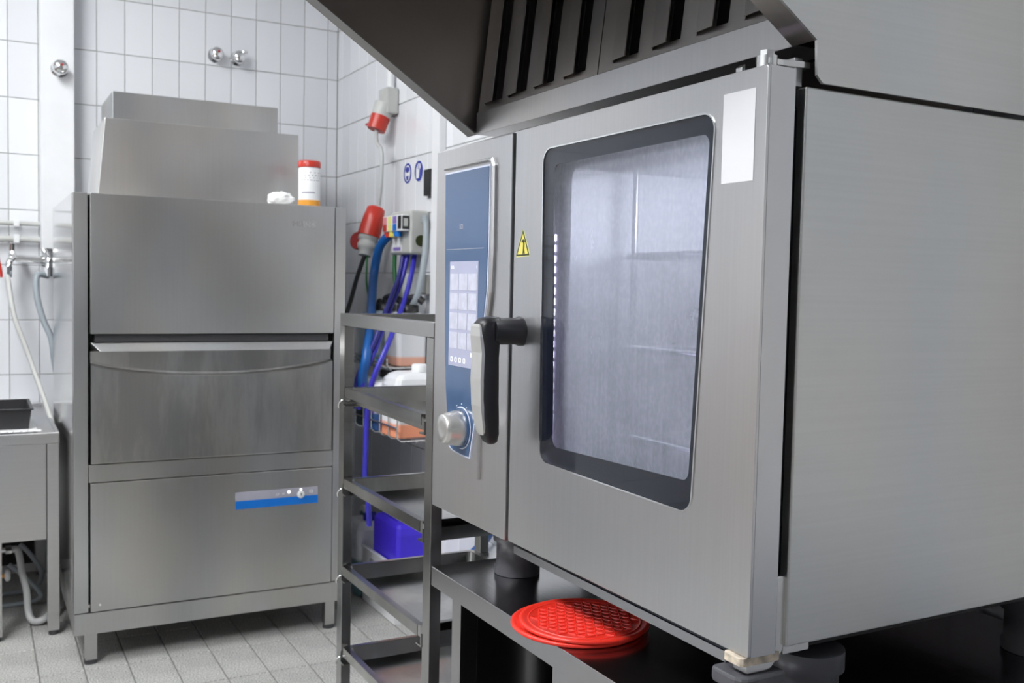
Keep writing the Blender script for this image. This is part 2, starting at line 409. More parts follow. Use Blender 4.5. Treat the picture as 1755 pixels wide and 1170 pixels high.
o = rest.build('tile_field', 'tile', WR); o['kind'] = 'stuff'
rest = MB(); FP, FQ = .1225, .245
for i in range(-22, 12):
    for j in range(-26, 7):
        x0 = .1595+FP*i; y0 = 2.9+FQ*j; x1 = min(x0+FP, XR); y1 = min(y0+FQ, YB); x0 = max(x0, XL); y0 = max(y0, YF)
        if x1-x0 < .02 or y1-y0 < .02: continue
        vis = x0 > -.1 and y0 > 1.6
        tile(FLOOR, 'F', (x0+x1)/2, (y0+y1)/2, x1-x0, y1-y0, m='floor', jit=.001, rest=None if vis else rest, jo=.004)
o = rest.build('tile_field', 'floor', FLOOR); o['kind'] = 'stuff'

# ceiling luminaires
def luminaire(x, y, lab, k=1, L=1.25, W=.55):
    t = thing('ceiling_light', lab, 'ceiling light', (x, y, ZC), 'fluorescent ceiling lights')
    MB().box(x-W/2, x+W/2, y-L/2, y+L/2, ZC-.06, ZC-.001).build('housing', 'white_paint', t)
    M, nt, b = mat('lit diffuser'); b.inputs['Base Color'].default_value = (.9,.9,.9,1)
    b.inputs['Emission Color'].default_value = (.98,.992,1,1); b.inputs['Emission Strength'].default_value = LAMP*k
    MB().box(x-W/2+.015, x+W/2-.015, y-L/2+.015, y+L/2-.015, ZC-.075, ZC-.0605).build('diffuser', M, t)
luminaire(-.45, 2.75, 'long white fluorescent ceiling light over the aisle before the dishwasher', .80)
luminaire(-.95, .95, 'long white fluorescent ceiling light over the aisle before the oven', 1.35)

# ------------------------------------------------------------------ combi oven
OV = thing('combi_oven', 'stainless steel combi oven with fogged window and blue control panel on the stand', 'oven', (1.08, 1.225, .67))
DX = .735
# casing: side panels, top, back, floor, and the dark front frame
cs = MB()
cs.box(.790, 1.40, .801, .815, .776, 1.392)
cs.box(.790, 1.40, 1.634, 1.648, .776, 1.392)
cs.box(.795, 1.40, .815, 1.634, 1.372, 1.392)
cs.box(.795, 1.40, .815, 1.634, .776, .796)
cs.box(1.385, 1.40, .815, 1.634, .796, 1.372)
cs.build('casing', 'steel_side', OV, bevel=.002)
fr = holed([(.818,.800),(1.632,.800),(1.632,1.370),(.818,1.370)], [rrect([(.862,.835),(1.292,.835),(1.292,1.352),(.862,1.352)], .02)], 0, .784, .80)
fr.build('front_frame', 'darkgrey', OV)
MB().box(.782, .794, .812, 1.64, 1.393, 1.424).build('top_rim', 'steel_oven', OV, bevel=.001)
cv = MB()   # cooking cavity, open to the front
cv.box(.80, 1.33, .850, .862, .825, 1.362); cv.box(.80, 1.33, 1.300, 1.312, .825, 1.362)
cv.box(.80, 1.33, .862, 1.300, .823, .835); cv.box(.80, 1.33, .862, 1.300, 1.352, 1.364); cv.box(1.32, 1.332, .85, 1.312, .825, 1.364)
cv.build('cooking_cavity', 'steel_cavity', OV)
for xx in (.905, 1.22):   # posts of the hanging rack at the far side of the cavity
    MB().cyl((xx, 1.272, .84), (xx, 1.272, 1.35), .005, n=8).build('rack_post', 'chrome_satin', OV)
# lamp strip beside the door opening: a row of lights
ls = MB().box(.7805, .7838, 1.296, 1.314, .86, 1.26).build('lamp_strip', 'black', OV)
for k in range(24):
    MB().box(.7785, .7803, 1.3005, 1.3095, .868+.0162*k, .878+.0162*k).build('lamp', 'led', ls)
lamp = MB().box(.83, 1.28, .8625, .867, 1.29, 1.335).build('cavity_lamp', plain('cavity lamp', (.95,.96,1), .4, emit=11), OV)
for z, lab in ((1.222, 'upper'), (1.078, 'middle'), (.938, 'lower')):
    gr = MB()
    for xx in (.905, 1.22): gr.cyl((xx, .875, z), (xx, 1.285, z), .005, n=10)
    for k in range(12):
        gr.cyl((.905, .885+k*.036, z), (1.22, .885+k*.036, z), .002, n=6)
    one(gr, 'oven_grid', 'chrome', f'{lab} wire grid shelf seen through the fogged oven window', 'oven grid', 'wire grids inside the oven')

# door
WIN = [(1.267,1.371),(.883,1.371),(.906,.909),(1.257,.913)]
CLR = [(1.243,1.347),(.897,1.349),(.917,.945),(1.232,.938)]
DO = holed(rrect([(1.352,1.408),(.801,1.409),(.801,.772),(1.352,.771)], .003, 6), [rrect(WIN, .020)], 0, DX, DX+.004).build('door', 'steel_oven', OV, bevel=.0008)
de = MB(); de.box(DX+.004, DX+.039, .801, .806, .772, 1.4088); de.box(DX+.004, DX+.039, 1.347, 1.352, .771, 1.408); de.box(DX+.004, DX+.039, .806, 1.347, .772, .777); de.box(DX+.004, DX+.039, .806, 1.347, 1.403, 1.408)
de.build('door_edge', 'steel_oven', DO)
holed([(.8065,.7775),(1.3465,.7775),(1.3465,1.4025),(.8065,1.4025)], [[(.835,.850),(1.343,.850),(1.343,1.385),(.835,1.385)]], 0, DX+.034, DX+.038).build('door_liner', 'black', DO)
def offs(poly, d):
    c = Vector((sum(p[0] for p in poly)/len(poly), sum(p[1] for p in poly)/len(poly)))
    return [(p[0]+(d if p[0] > c.x else -d), p[1]+(d if p[1] > c.y else -d)) for p in poly]
trim = holed(rrect(offs(WIN, .0014), .0214), [rrect(offs(WIN, -.0006), .0195)], 0, DX-.0012, DX+.004)
trim.build('window_trim', 'chrome', DO)
pane = MB().prism(rrect(offs(WIN, -.0007), .0193), 0, DX+.0005, DX+.0035); pane.build('window_glass', 'glass', DO)
holed(rrect(offs(WIN, -.0007), .0193), [rrect(CLR, .012)], 0, DX+.0037, DX+.006).build('window_border', 'border', DO)
MB().box(DX+.028, DX+.031, .832, 1.344, .845, 1.39).build('fogged_inner_pane', 'haze', DO)
MB().box(DX-.0006, DX, .8185, .8700, 1.289, 1.3875).build('blank_label', 'paper', DO)
# warning triangle sticker with burning figure
tri = [(1.344,1.2165),(1.302,1.2175),(1.323,1.2565)]
MB().prism(rrect(offs([(1.3455,1.2155),(1.3005,1.2165),(1.323,1.2585)], .0004), .002), 0, DX-.0004, DX).build('warning_sticker', 'yellowp', DO)
c = (1.323, 1.2300)
inner = [(c[0]+(p[0]-c[0])*.80, c[1]+(p[1]-c[1])*.80) for p in tri]
holed(tri, [inner], 0, DX-.0008, DX-.0003).build('warning_border', 'olive', DO)
MB().prism(inner, 0, DX-.0006, DX-.0003).build('warning_field', 'yellow', DO)
fg = MB()
for a, b, r in (((1.322,1.2195),(1.3205,1.2285),.0012),((1.3175,1.2195),(1.3198,1.2285),.0012),((1.3200,1.2285),(1.3195,1.2365),.0018),((1.3195,1.236),(1.3245,1.2405),.001),((1.3195,1.236),(1.3165,1.2405),.001),((1.3245,1.2405),(1.3265,1.2375),.001)):
    A, B = Vector(a), Vector(b); n = Vector((-(B-A).y, (B-A).x)).normalized()*r
    fg.prism([tuple(A+n), tuple(A-n), tuple(B-n), tuple(B+n)], 0, DX-.0010, DX-.0005)
fg.prism([(1.3215+.0022*math.cos(t), 1.2400+.0022*math.sin(t)) for t in [k*math.pi/5 for k in range(10)]], 0, DX-.001, DX-.0005)
fg.build('warning_figure', 'olive', DO)
# door handle: socket, arm standing off the door, lever hanging down with silver inlay
HY, HZ = 1.326, 1.102
hb = MB()
hb.lathe((DX, HY, HZ), (-1,0,0), [(.0225,0),(.0225,.004),(.0205,.007),(.0205,.042),(.021,.050)], 24)
sec = []   # lever sections from the top: centre x, z, half depth (x), half width (y)
for x, z, a, b in ((.690,1.124,.006,.012),(.684,1.121,.014,.018),(.680,1.112,.018,.021),(.6795,1.098,.0185,.0215),(.6800,1.082,.0165,.021),(.6805,1.062,.0150,.0205),(.6800,1.030,.0165,.0200),(.6805,1.000,.0165,.0195),(.6830,.970,.0155,.0185),(.6865,.946,.013,.0165),(.689,.934,.009,.012),(.690,.930,.004,.005)):
    ring = []
    for k in range(20):
        t = 2*math.pi*k/20; cx = math.copysign(abs(math.cos(t))**.6, math.cos(t)); sy = math.copysign(abs(math.sin(t))**.6, math.sin(t))
        ring.append((x+a*cx, HY+.005+b*sy, z))
    sec.append(ring)
vs = [p for r in sec for p in r]; n = 20
hb.add(vs, [(i*n+k, i*n+(k+1)%n, (i+1)*n+(k+1)%n, (i+1)*n+k) for i in range(len(sec)-1) for k in range(n)]+[tuple(range(n)), tuple(range((len(sec)-1)*n, len(sec)*n))], True)
HA = hb.build('handle', 'handle_black', DO)
inl = MB()
cl = [(1.113,.010),(1.109,.0145),(1.095,.0170),(1.070,.0175),(1.030,.0172),(.990,.0165),(.960,.0145),(.950,.012),(.945,.007)]
def hx(z):
    S = ((1.121,.670),(1.112,.662),(1.098,.661),(1.082,.6635),(1.062,.6655),(1.030,.6635),(1.0,.664),(.970,.6675),(.946,.6735),(.934,.680))
    for (za, xa), (zb, xb) in zip(S, S[1:]):
        if zb <= z <= za: return xa+(xb-xa)*(za-z)/(za-zb)
    return .66
vs = []
for z, wd in cl:
    for k in range(7):
        u = -1+k/3; vs.append((hx(z)-.0012-.0008*(1-u*u), HY+.005+wd*u, z))
for z, wd in cl:
    for k in range(7):
        u = -1+k/3; vs.append((hx(z)+.004, HY+.005+wd*u, z))
q = len(cl)*7
fs = [(i*7+k, i*7+k+1, (i+1)*7+k+1, (i+1)*7+k) for i in range(len(cl)-1) for k in range(6)]
fs += [tuple(q+x for x in f) for f in fs]
edge = [k for k in range(7)]+[i*7+6 for i in range(1, len(cl))]+[q-7+k for k in range(5, -1, -1)]+[i*7 for i in range(len(cl)-2, 0, -1)]
fs += [(edge[i-1], edge[i], q+edge[i], q+edge[i-1]) for i in range(len(edge))]
inl.add(vs, fs, False).build('handle_inlay', 'handle_silver', DO, smooth=False)
# hinges
hg = MB()
hg.cyl((.752, .822, 1.4095), (.752, .822, 1.4225), .012, n=20).cyl((.752, .822, 1.4225), (.752, .822, 1.4285), .009, n=6, smooth=False)
hg.prism([(.748,.832),(.765,.834),(.792,.822),(.80,.822),(.80,.806),(.790,.806),(.765,.811),(.745,.811)], 2, 1.4125, 1.4195)
hg.build('top_hinge', 'chrome_satin', OV, bevel=.001)
hp = MB(); hp.prism([(.745,1.4095),(.745,1.4125),(.752,1.4125),(.752,1.419),(.757,1.423),(.757,1.4095)], 1, .862, .872)
hp.build('hinge_stop', 'chrome_satin', DO, bevel=.0005)
bh = MB()
bh.prism(rrect([(.778,.856),(.7915,.856),(.7915,.772),(.772,.752),(.738,.752),(.738,.763),(.770,.763),(.779,.775)], [.003,.006,.02,.012,.002,.002,.008,.008], 4), 1, .806, .828)
bh.build('bottom_hinge', 'chrome_satin', OV, bevel=.001)
MB().prism(rrect([(.728,.803),(.786,.803),(.786,.835),(.728,.835)], .006, 3), 2, .762, .7715).build('hinge_washer', 'rust', OV, bevel=.001)
hc = MB(); hc.prism(rrect([(.722,.796),(.790,.798),(.790,.850),(.722,.850)], [.016,.006,.006,.01], 4), 2, .735, .751); hc.build('hinge_cover', 'footgrey', OV, bevel=.003)
MB().box(.79, .83, .806, .83, .766, .776).build('hinge_bracket', 'chrome_satin', OV, bevel=.001)
# drip channel under the door
dc = MB(); dc.prism([(.742,.752),(.742,.764),(.745,.764),(.745,.755),(.775,.755),(.775,.768),(.778,.768),(.778,.752)], 1, .845, 1.345); dc.build('drip_channel', 'steel_table', OV)
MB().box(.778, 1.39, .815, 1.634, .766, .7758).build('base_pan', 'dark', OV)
for x, y in ((.835, 1.500), (.868, .845), (1.32, 1.55), (1.32, .86)):
    MB().lathe((x, y, .6702), (0,0,1), [(.040,0),(.040,.012),(.037,.016),(.037,.055),(.043,.058),(.043,.0815)], 28).build('foot', 'footgrey', OV)

# control column and fascia
CB = MB().box(DX, .80, 1.365, 1.648, .768, 1.408).build('control_box', 'steel_oven', OV, bevel=.002)
def curve_right(z):      # right outline of the fascia
    S = ((1.37,1.432),(1.25,1.431),(1.16,1.434),(1.10,1.446),(1.064,1.4555),(1.0,1.4625),(.967,1.4665),(.93,1.474),(.882,1.488))
    for (za, ya), (zb, yb) in zip(S, S[1:]):
        if zb <= z <= za: return ya+(yb-ya)*(za-z)/(za-zb)
    return 1.49
zs = [1.366-.0127*k for k in range(39)]
def fascia_poly(d):
    L = [(1.605-d, 1.366-d)]
    for z, y in ((1.30,1.6035),(1.15,1.599),(1.05,1.595),(1.0,1.5905),(.953,1.583),(.90,1.574)): L.append((y-d, z))
    L += [(1.569-d, .886+d), (1.552, .8815+d), (1.520, .8785+d), (1.488+d, .8785+d)]
    R_ = [(curve_right(z)+d, z) for z in zs if z > .885+d]
    R_[0] = (R_[0][0], 1.366-d)
    return L+list(reversed(R_))
FA = MB().prism(fascia_poly(.0), 0, DX-.0030, DX-.0001).build('control_panel', 'fascia_rim', OV)
MB().prism(fascia_poly(.0030), 0, DX-.0042, DX-.0031).build('fascia', 'fascia', FA)
# raised chrome rim: along the top and down the right-hand side, ending in a tail below the handle
rim = MB(); pr = [(1.606,1.3725),(1.50,1.3725),(1.436,1.3725),(1.427,1.370),(1.4235,1.362),(1.4225,1.30),(1.4225,1.22),(1.4255,1.16),(1.437,1.10),(1.447,1.064),(1.4535,1.0),(1.4565,.95),(1.4565,.90),(1.4555,.85)]
P3 = [Vector((DX-.006, y, z)) for y, z in pr]
Wd = [.004,.004,.005,.008,.009,.009,.009,.0085,.006,.005,.0045,.0045,.0045,.004]
vs = []
for i, p in enumerate(P3):
    t = (P3[min(i+1, len(P3)-1)]-P3[max(i-1, 0)]).normalized(); nn = Vector((0, -t.z, t.y))
    if nn.y > 0 or (abs(nn.y) < .1 and nn.z < 0): nn = -nn
    a, b = p-nn*Wd[i]*.3, p+nn*Wd[i]*.9
    for q_, dx in ((a, .0059), (a, 0.0015), (a.lerp(b, .3), 0), (a.lerp(b, .7), 0), (b, .0025), (b, .0059)): vs.append(q_+Vector((dx, 0, 0)))
k6 = 6
rim.add(vs, [(i*k6+k, i*k6+(k+1)%k6, (i+1)*k6+(k+1)%k6, (i+1)*k6+k) for i in range(len(P3)-1) for k in range(k6)]+[tuple(range(6)), tuple(range(len(vs)-6, len(vs)))])
rim.build('chrome_rim', 'steel_oven', FA)
SX = DX-.0047
MB().box(SX, SX+.0005, 1.465, 1.5755, 1.031, 1.211).build('screen', 'screen', FA)
for r in range(4):
    for c_ in range(3):
        y1 = 1.5725-c_*.0355; z1 = 1.190-r*.0335
        MB().box(SX-.0005, SX-.00005, y1-.0325, y1, z1-.028, z1).build('screen_key', 'screen_key', FA)
lettering('8:05', .0075, (SX-.0002, 1.571, 1.1985), (0,-1,0), (0,0,1), 'screen_white', FA, ext=.0002)
lettering('?', .008, (SX-.0002, 1.472, 1.1975), (0,-1,0), (0,0,1), 'screen_white', FA, ext=.0002)
for y in (1.567, 1.5505, 1.534, 1.517):
    holed(rrect([(y,1.0375),(y-.009,1.0375),(y-.009,1.0465),(y,1.0465)], .002, 2), [rrect([(y-.002,1.0395),(y-.007,1.0395),(y-.007,1.0445),(y-.002,1.0445)], .001, 2)], 0, SX-.0004, SX-.00005).build('screen_icon', 'screen_white', FA)
MB().box(SX-.0004, SX-.00005, 1.468, 1.489, 1.050, 1.0575).build('screen_mark', 'screen_white', FA)
lettering('I0I', .0125, (DX-.0043, 1.541, 1.2655), (0,-1,0), (0,0,1), 'panelgrey', FA, ext=.0002, sx=1.15)
MB().box(DX-.0046, DX-.00421, 1.447, 1.592, 1.2315, 1.2323).build('panel_line', 'panelgrey', FA)
KC = (DX-.0042, 1.519, .927)
MB().lathe(KC, (-1,0,0), [(.0365,0),(.0365,.0006),(.0355,.0007)], 40).build('knob_ring', 'fascia_rim', FA)
MB().lathe((KC[0]-.0008, KC[1], KC[2]), (-1,0,0), [(.0345,0),(.0345,.0025)], 40).build('knob_base', 'fascia', FA)
MB().lathe((KC[0]-.0033, KC[1], KC[2]), (-1,0,0), [(.0305,0),(.0312,.001),(.0300,.010),(.0262,.026),(.0245,.0325),(.0225,.0345),(.012,.0335),(.001,.0332)], 40).build('knob', 'knob', FA)
for a_ in (-28, 0, 28):
    t = math.radians(a_); MB().cyl((KC[0]-.0009, KC[1]-.041*math.sin(t), KC[2]+.041*math.cos(t)), (KC[0], KC[1]-.041*math.sin(t), KC[2]+.041*math.cos(t)), .0011, n=8).build('knob_mark', 'fascia_rim', FA)

# ------------------------------------------------------------------ extraction hood over the oven
HD = thing('extraction_hood', 'steel extraction hood with slotted grease filters above the oven', 'hood', (1.0, 1.225, 1.394))
prof = [(.797,1.441),(.48,1.648),(.36,1.726),(.36,2.28),(1.40,2.28),(1.40,1.396),(.808,1.396),(.799,1.404)]
MB().prism(prof, 1, .795, .7985).build('end_plate', 'steel_side', HD)
prof2 = prof[:5]+[(1.40,1.45),(.80,1.45)]
MB().prism(prof2, 1, 1.6485, 1.652).build('end_plate', 'steel_hood_shade', HD)
def flange(y0, y1, m):
    f = MB(); a = Vector((.797, 1.441)); b = Vector((.36, 1.726)); nn = Vector((-(b-a).y, (b-a).x)).normalized()*-.002
    f.prism([tuple(a), tuple(b), tuple(b+nn), tuple(a+nn)], 1, y0, y1); f.build('end_flange', m, HD)
flange(.7986, .832, 'steel_hood_shade'); flange(1.618, 1.6484, 'steel_hood')  # like flanges: near one in the shaded colour, far one in the lit
lp = MB(); lp.prism([(.797,1.441),(.797,1.480),(.800,1.480),(.800,1.444),(.86,1.444),(.86,1.441)], 1, .8325, 1.6175); lp.build('lip', 'steel_hood', HD, bevel=.0008)
MB().box(.36, 1.40, .7986, 1.6484, 2.2805, 2.284).build('canopy_top', 'steel_hood_shade', HD)
MB().box(.3575, .3599, .795, 1.652, 1.726, 2.284).build('front_fascia', 'steel_hood', HD)
MB().box(1.3, 1.303, .7986, 1.6484, 1.45, 2.28).build('canopy_back', 'steel_hood_shade', HD)
MB().box(.93, .932, .7986, 1.6484, 1.46, 2.0).build('filter_shade_sheet', 'dark', HD)  # near-black sheet standing in for the shade behind the filter slots
FT = math.radians(6.5); FS = Vector((math.sin(FT), 0, math.cos(FT))); FN = Vector((-math.cos(FT), 0, math.sin(FT)))   # up the filter, out of the filter
F0 = Vector((.806, 0, 1.474)); FH = .50
def fpt(y, s, n): return F0+FS*s+FN*n+Vector((0, y, 0))
def fbox(mb, y0, y1, s0, s1, n0, n1):
    v = [fpt(y, s, n_) for n_ in (n0, n1) for s in (s0, s1) for y in (y0, y1)]
    mb.add(v, [(0,1,3,2),(4,6,7,5),(0,4,5,1),(2,3,7,6),(0,2,6,4),(1,5,7,3)])
def filt(ya, yb, slots, sw):
    """frame sheet with slots; a raised louvre plate stands over each slot, open to one side and below"""
    hol = [[(y-sw, .022), (y+.010, .022), (y+.010, FH-.03), (y-sw, FH-.03)] for y in slots]
    mb = holed([(ya+.0008, 0), (yb-.0008, 0), (yb-.0008, FH), (ya+.0008, FH)], hol, 0, 0, 1)
    for v in mb.v: v[:] = fpt(v.y, v.z, -.0015*v.x)
    fo = mb.build('filter', 'steel_slat', HD)
    for y in slots:
        s = MB(); W = .046
        y0 = y+.0005; y1 = y+W
        sec_ = [(y0, .013), (y0, .0115), (y1-.012, .009), (y1, -.0001), (y1, .0016), (y1-.012, .0105)]
        a = [fpt(yy, .018, nn_) for yy, nn_ in sec_]; b = [fpt(yy, FH-.02, nn_) for yy, nn_ in sec_]
        s.add(a+b, [tuple(range(6)), tuple(range(11, 5, -1))]+[(k, (k+1) % 6, 6+(k+1) % 6, 6+k) for k in range(6)])
        s.build('slat', 'steel_slat', fo)
filt(1.240, 1.632, (1.556, 1.470, 1.381, 1.289), .014)
filt(.832, 1.239, (1.154, 1.061, .968, .878), .014)

# ------------------------------------------------------------------ oven stand
ST = thing('oven_stand', 'steel table with square legs carrying the oven', 'table', (1.06, 1.1, 0))
MB().prism([(.713,.635),(.713,.6695),(1.40,.6695),(1.40,.635),(1.397,.635),(1.397,.6665),(.716,.6665),(.716,.635)], 1, .30, 1.595).build('table_top', 'steel_table', ST, bevel=.002, seg=3)
MB().box(.7165, 1.3965, 1.592, 1.5945, .635, .666).build('end_apron', 'steel_table', ST)
for x, y in ((.7165, 1.480), (1.355, 1.545), (.7165, .31), (1.355, .31)):
    MB().box(x, x+.033, y, y+.033, .02, .666).build('leg', 'steel_table', ST, bevel=.001)
    MB().cyl((x+.0165, y+.0165, 0), (x+.0165, y+.0165, .02), .013, n=14).build('leg_foot', 'darkgrey', ST)
MB().box(.7165, .735, .345, 1.178, .15, .6345).build('front_panel', 'steel_table', ST, bevel=.001)
MB().box(.74, 1.36, .345, 1.178, .15, .165).build('cupboard_floor', 'steel_table', ST)
MB().box(.736, 1.36, 1.166, 1.178, .166, .63).build('cupboard_side', 'dark', ST)  # near-black instead of steel: the stand's inner shade put into the colour
MB().box(1.386, 1.389, .345, 1.54, .10, .64).build('back_panel', 'dark', ST)  # painted near-black for the shade under the table
MB().box(.76, 1.35, 1.22, 1.50, .12, .135).build('undershelf', 'darkgrey', ST)
MB().box(.7500, 1.354, 1.5135, 1.5165, .05, .634).build('end_panel', 'steel_table', ST)
MB().cyl((.95, 1.395, .20), (.95, 1.395, .66), .017, n=18).build('stand_pipe', 'chrome_satin', ST)

# red silicone trivets
def trivet(c, r, name, lab):
    t = thing(name, lab, 'trivet', c, 'red silicone trivets')
    MB().lathe(c, (0,0,1), [(r-.002,0),(r,.0015),(r,.0045),(r-.0025,.0058),(r-.006,.0058),(r-.0075,.0042),(.001,.0042)], 64).build('disc', 'red_mat', t)
    rg = MB(); rg.lathe((c[0], c[1], c[2]+.0040), (0,0,1), [(r-.0150,.0),(r-.0145,.0012),(r-.0130,.0012),(r-.0125,0)], 64); rg.build('raised_ring', 'red_mat', t)
    rb = MB(); p = .0155; hh = p*math.sqrt(3)/2
    def rib(a, b):
        a, b = Vector(a), Vector(b); d = (b-a); a = a+d*.1; b = b-d*.1; n_ = Vector((-d.y, d.x)).normalized()*.0011
        if max((a).length, (b).length) > r-.017: return
        q = [a+n_, a-n_, b-n_, b+n_]; s = .45
        cc = [a+n_*s, a-n_*s, b-n_*s, b+n_*s]
        V = [(c[0]+u.x, c[1]+u.y, c[2]+.0041) for u in q]+[(c[0]+u.x, c[1]+u.y, c[2]+.0056) for u in cc]
        rb.add(V, [(0,1,5,4),(1,2,6,5),(2,3,7,6),(3,0,4,7),(4,5,6,7)])
    for i in range(-9, 10):
        for j in range(-9, 10):
            o_ = Vector((i*p+(j % 2)*p/2, j*hh))
            rib(o_, o_+Vector((p, 0))); rib(o_, o_+Vector((p/2, hh))); rib(o_, o_+Vector((-p/2, hh)))
    o_ = rb.build('ribs', 'red_mat', t); o_['kind'] = 'stuff'
    return t
trivet((.7855, 1.222, .6702), .100, 'silicone_trivet', 'lower red silicone trivet, its rim peeking out under the other one')
trivet((.7910, 1.213, .6764), .0965, 'silicone_trivet', 'round ribbed red silicone trivet lying on top under the oven door')

# ------------------------------------------------------------------ tray trolley and trays
TX, TY0, TY1, TX1, TZ = .737, 1.655, 2.150, 1.115, 1.073
TT = thing('tray_trolley', 'open steel tray trolley standing beside the oven', 'trolley', ((TX+TX1)/2, 1.9, 0))
posts = [(TX, TY0), (TX, TY1), (TX1-.023, TY0), (TX1-.023, TY1)]
for x, y in posts:
    MB().box(x, x+.023, y, y+.032, .10, TZ-.0005).build('post', 'steel_rack', TT, bevel=.001)
    MB().cyl((x+.0115, y-.002, .045), (x+.0115, y+.034, .045), .0445, n=22).build('caster', 'darkgrey', TT)
    MB().box(x-.004, x+.027, y-.006, y+.038, .088, .0995).build('caster_plate', 'steel_rack', TT)
MB().box(TX, TX+.023, TY0, TY1+.032, TZ, TZ+.028).build('top_rail', 'steel_rack', TT, bevel=.001)
MB().box(TX1-.023, TX1, TY0, TY1+.032, TZ, TZ+.028).build('top_rail', 'steel_rack', TT, bevel=.001)
MB().box(TX+.0235, TX1-.0235, TY0+.0005, TY0+.0225, TZ+.0001, TZ+.0275).build('end_rail', 'steel_rack', TT, bevel=.001)
MB().box(TX+.0235, TX1-.0235, TY1+.010, TY1+.0315, TZ+.0001, TZ+.0275).build('end_rail', 'steel_rack', TT, bevel=.001)
TZs = (.893, .690, .490, .300)
for z in TZs:
    for y0, y1, ya in ((TY0+.0325, TY0+.056, TY0+.0325), (TY1-.024, TY1-.0005, TY1-.003)):
        MB().box(TX-.002, TX1, y0, y1, z-.003, z).build('runner', 'steel_rack', TT)
        MB().box(TX-.002, TX1, ya, ya+.0025, z, z+.022).build('runner', 'steel_rack', TT)
    MB().tube([(TX-.010, TY1+.004, z-.006), (TX-.012, TY1-.002, z+.004), (TX-.004, TY1-.006, z+.012), (TX+.01, TY1-.006, z+.008)], .0025, 8).build('stop_hook', 'chrome', TT)
def tray(name, z, h, dx, lab, tilt=0, x1=1.07):
    y0, y1 = TY0+.040, TY1-.008; x0 = TX+dx
    c = Vector(((x0+x1)/2, (y0+y1)/2, z))
    t = thing(name, lab, 'tray', tuple(c), 'steel trays on the trolley')
    sh = MB(); ins = .018; zt = z+h; th = .0012
    o4 = [(x0+.012, y0+.010), (x1-.012, y0+.010), (x1-.012, y1-.010), (x0+.012, y1-.010)]
    b4 = [(x0+ins, y0+ins), (x1-ins, y0+ins), (x1-ins, y1-ins), (x0+ins, y1-ins)]
    out = rrect(o4, .012, 4); bot = rrect(b4, .012, 4); n_ = len(out)
    V = [(p[0], p[1], zt) for p in out]+[(p[0], p[1], z+.001) for p in bot]
    V += [(p[0], p[1], zt) for p in rrect(offs(o4, -th), .012, 4)]+[(p[0], p[1], z+.001+th) for p in rrect(offs(b4, -th), .012, 4)]
    F_ = [(k, (k+1) % n_, n_+(k+1) % n_, n_+k) for k in range(n_)]
    F_ += [(2*n_+k, 2*n_+(k+1) % n_, 3*n_+(k+1) % n_, 3*n_+k) for k in range(n_)]
    F_ += [tuple(range(n_, 2*n_)), tuple(range(3*n_, 4*n_))]
    sh.add(V, F_).build('pan', 'steel_tray', t)
    rm = holed(rrect([(x0, y0), (x1, y0), (x1, y1), (x0, y1)], .012, 4), [rrect(offs(o4, -th), .012, 4)], 2, zt, zt+.0014)
    rm.build('rim', 'steel_tray', t)
    lipf = MB().box(x0, x0+.0014, y0+.006, y1-.006, zt-.020, zt+.0002); lipf.build('front_lip', 'steel_tray', t)
    t.rotation_euler = (tilt, 0, 0)
    return t
tray('gastronorm_tray', TZs[0]+.001, .036, -.003, 'top steel tray on the trolley, level with the dosing canisters', .012)
tray('gastronorm_tray', TZs[1]+.001, .034, -.002, 'second steel tray from the top of the trolley')
tray('gastronorm_tray', TZs[2]+.001, .034, -.004, 'third steel tray on the trolley, below the blue canister')
tray('gastronorm_tray', TZs[3]+.001, .034, .000, 'lowest visible steel tray on the trolley, near the floor')

# ------------------------------------------------------------------ dishwasher
DW = thing('dishwasher', 'tall stainless steel pot washer with stepped top before the tiled wall', 'dishwasher', (.675, 3.6, 0))
Y0 = 3.18
bd = MB(); bd.box(.256, .262, Y0+.02, 4.02, .17, 1.4195); bd.box(1.084, 1.09, Y0+.02, 4.02, .17, 1.4195)
bd.box(.262, 1.084, Y0+.04, 4.02, 1.4155, 1.4195); bd.box(.262, 1.084, 4.014, 4.02, .17, 1.4155); bd.box(.262, 1.084, Y0+.02, 4.014, .17, .18)
bd.build('body', 'steel_mirror', DW)
MB().box(.264, 1.082, Y0+.034, Y0+.040, .182, 1.414).build('inner_front', 'dark', DW)
MB().box(.256, .2955, Y0, Y0+.033, .162, 1.4195).build('front_post', 'steel_dish', DW, bevel=.0012)
MB().box(1.0535, 1.09, Y0, Y0+.033, .162, 1.4195).build('front_post', 'steel_dish', DW, bevel=.0012)
UD = MB().box(.3020, 1.0480, Y0-.010, Y0+.030, 1.003, 1.4195).build('upper_door', 'steel_dish', DW, bevel=.002)
lettering('MEIKO', .026, (.905, Y0-.0102, 1.350), (1,0,0), (0,0,1), 'chrome_satin', UD, ext=.0008, sx=1.05)
MB().box(.315, 1.035, Y0+.005, Y0+.030, .978, 1.000).build('door_gap_shade', 'darkgrey', DW)  # dark strip painted for the shade in the slot between the doors
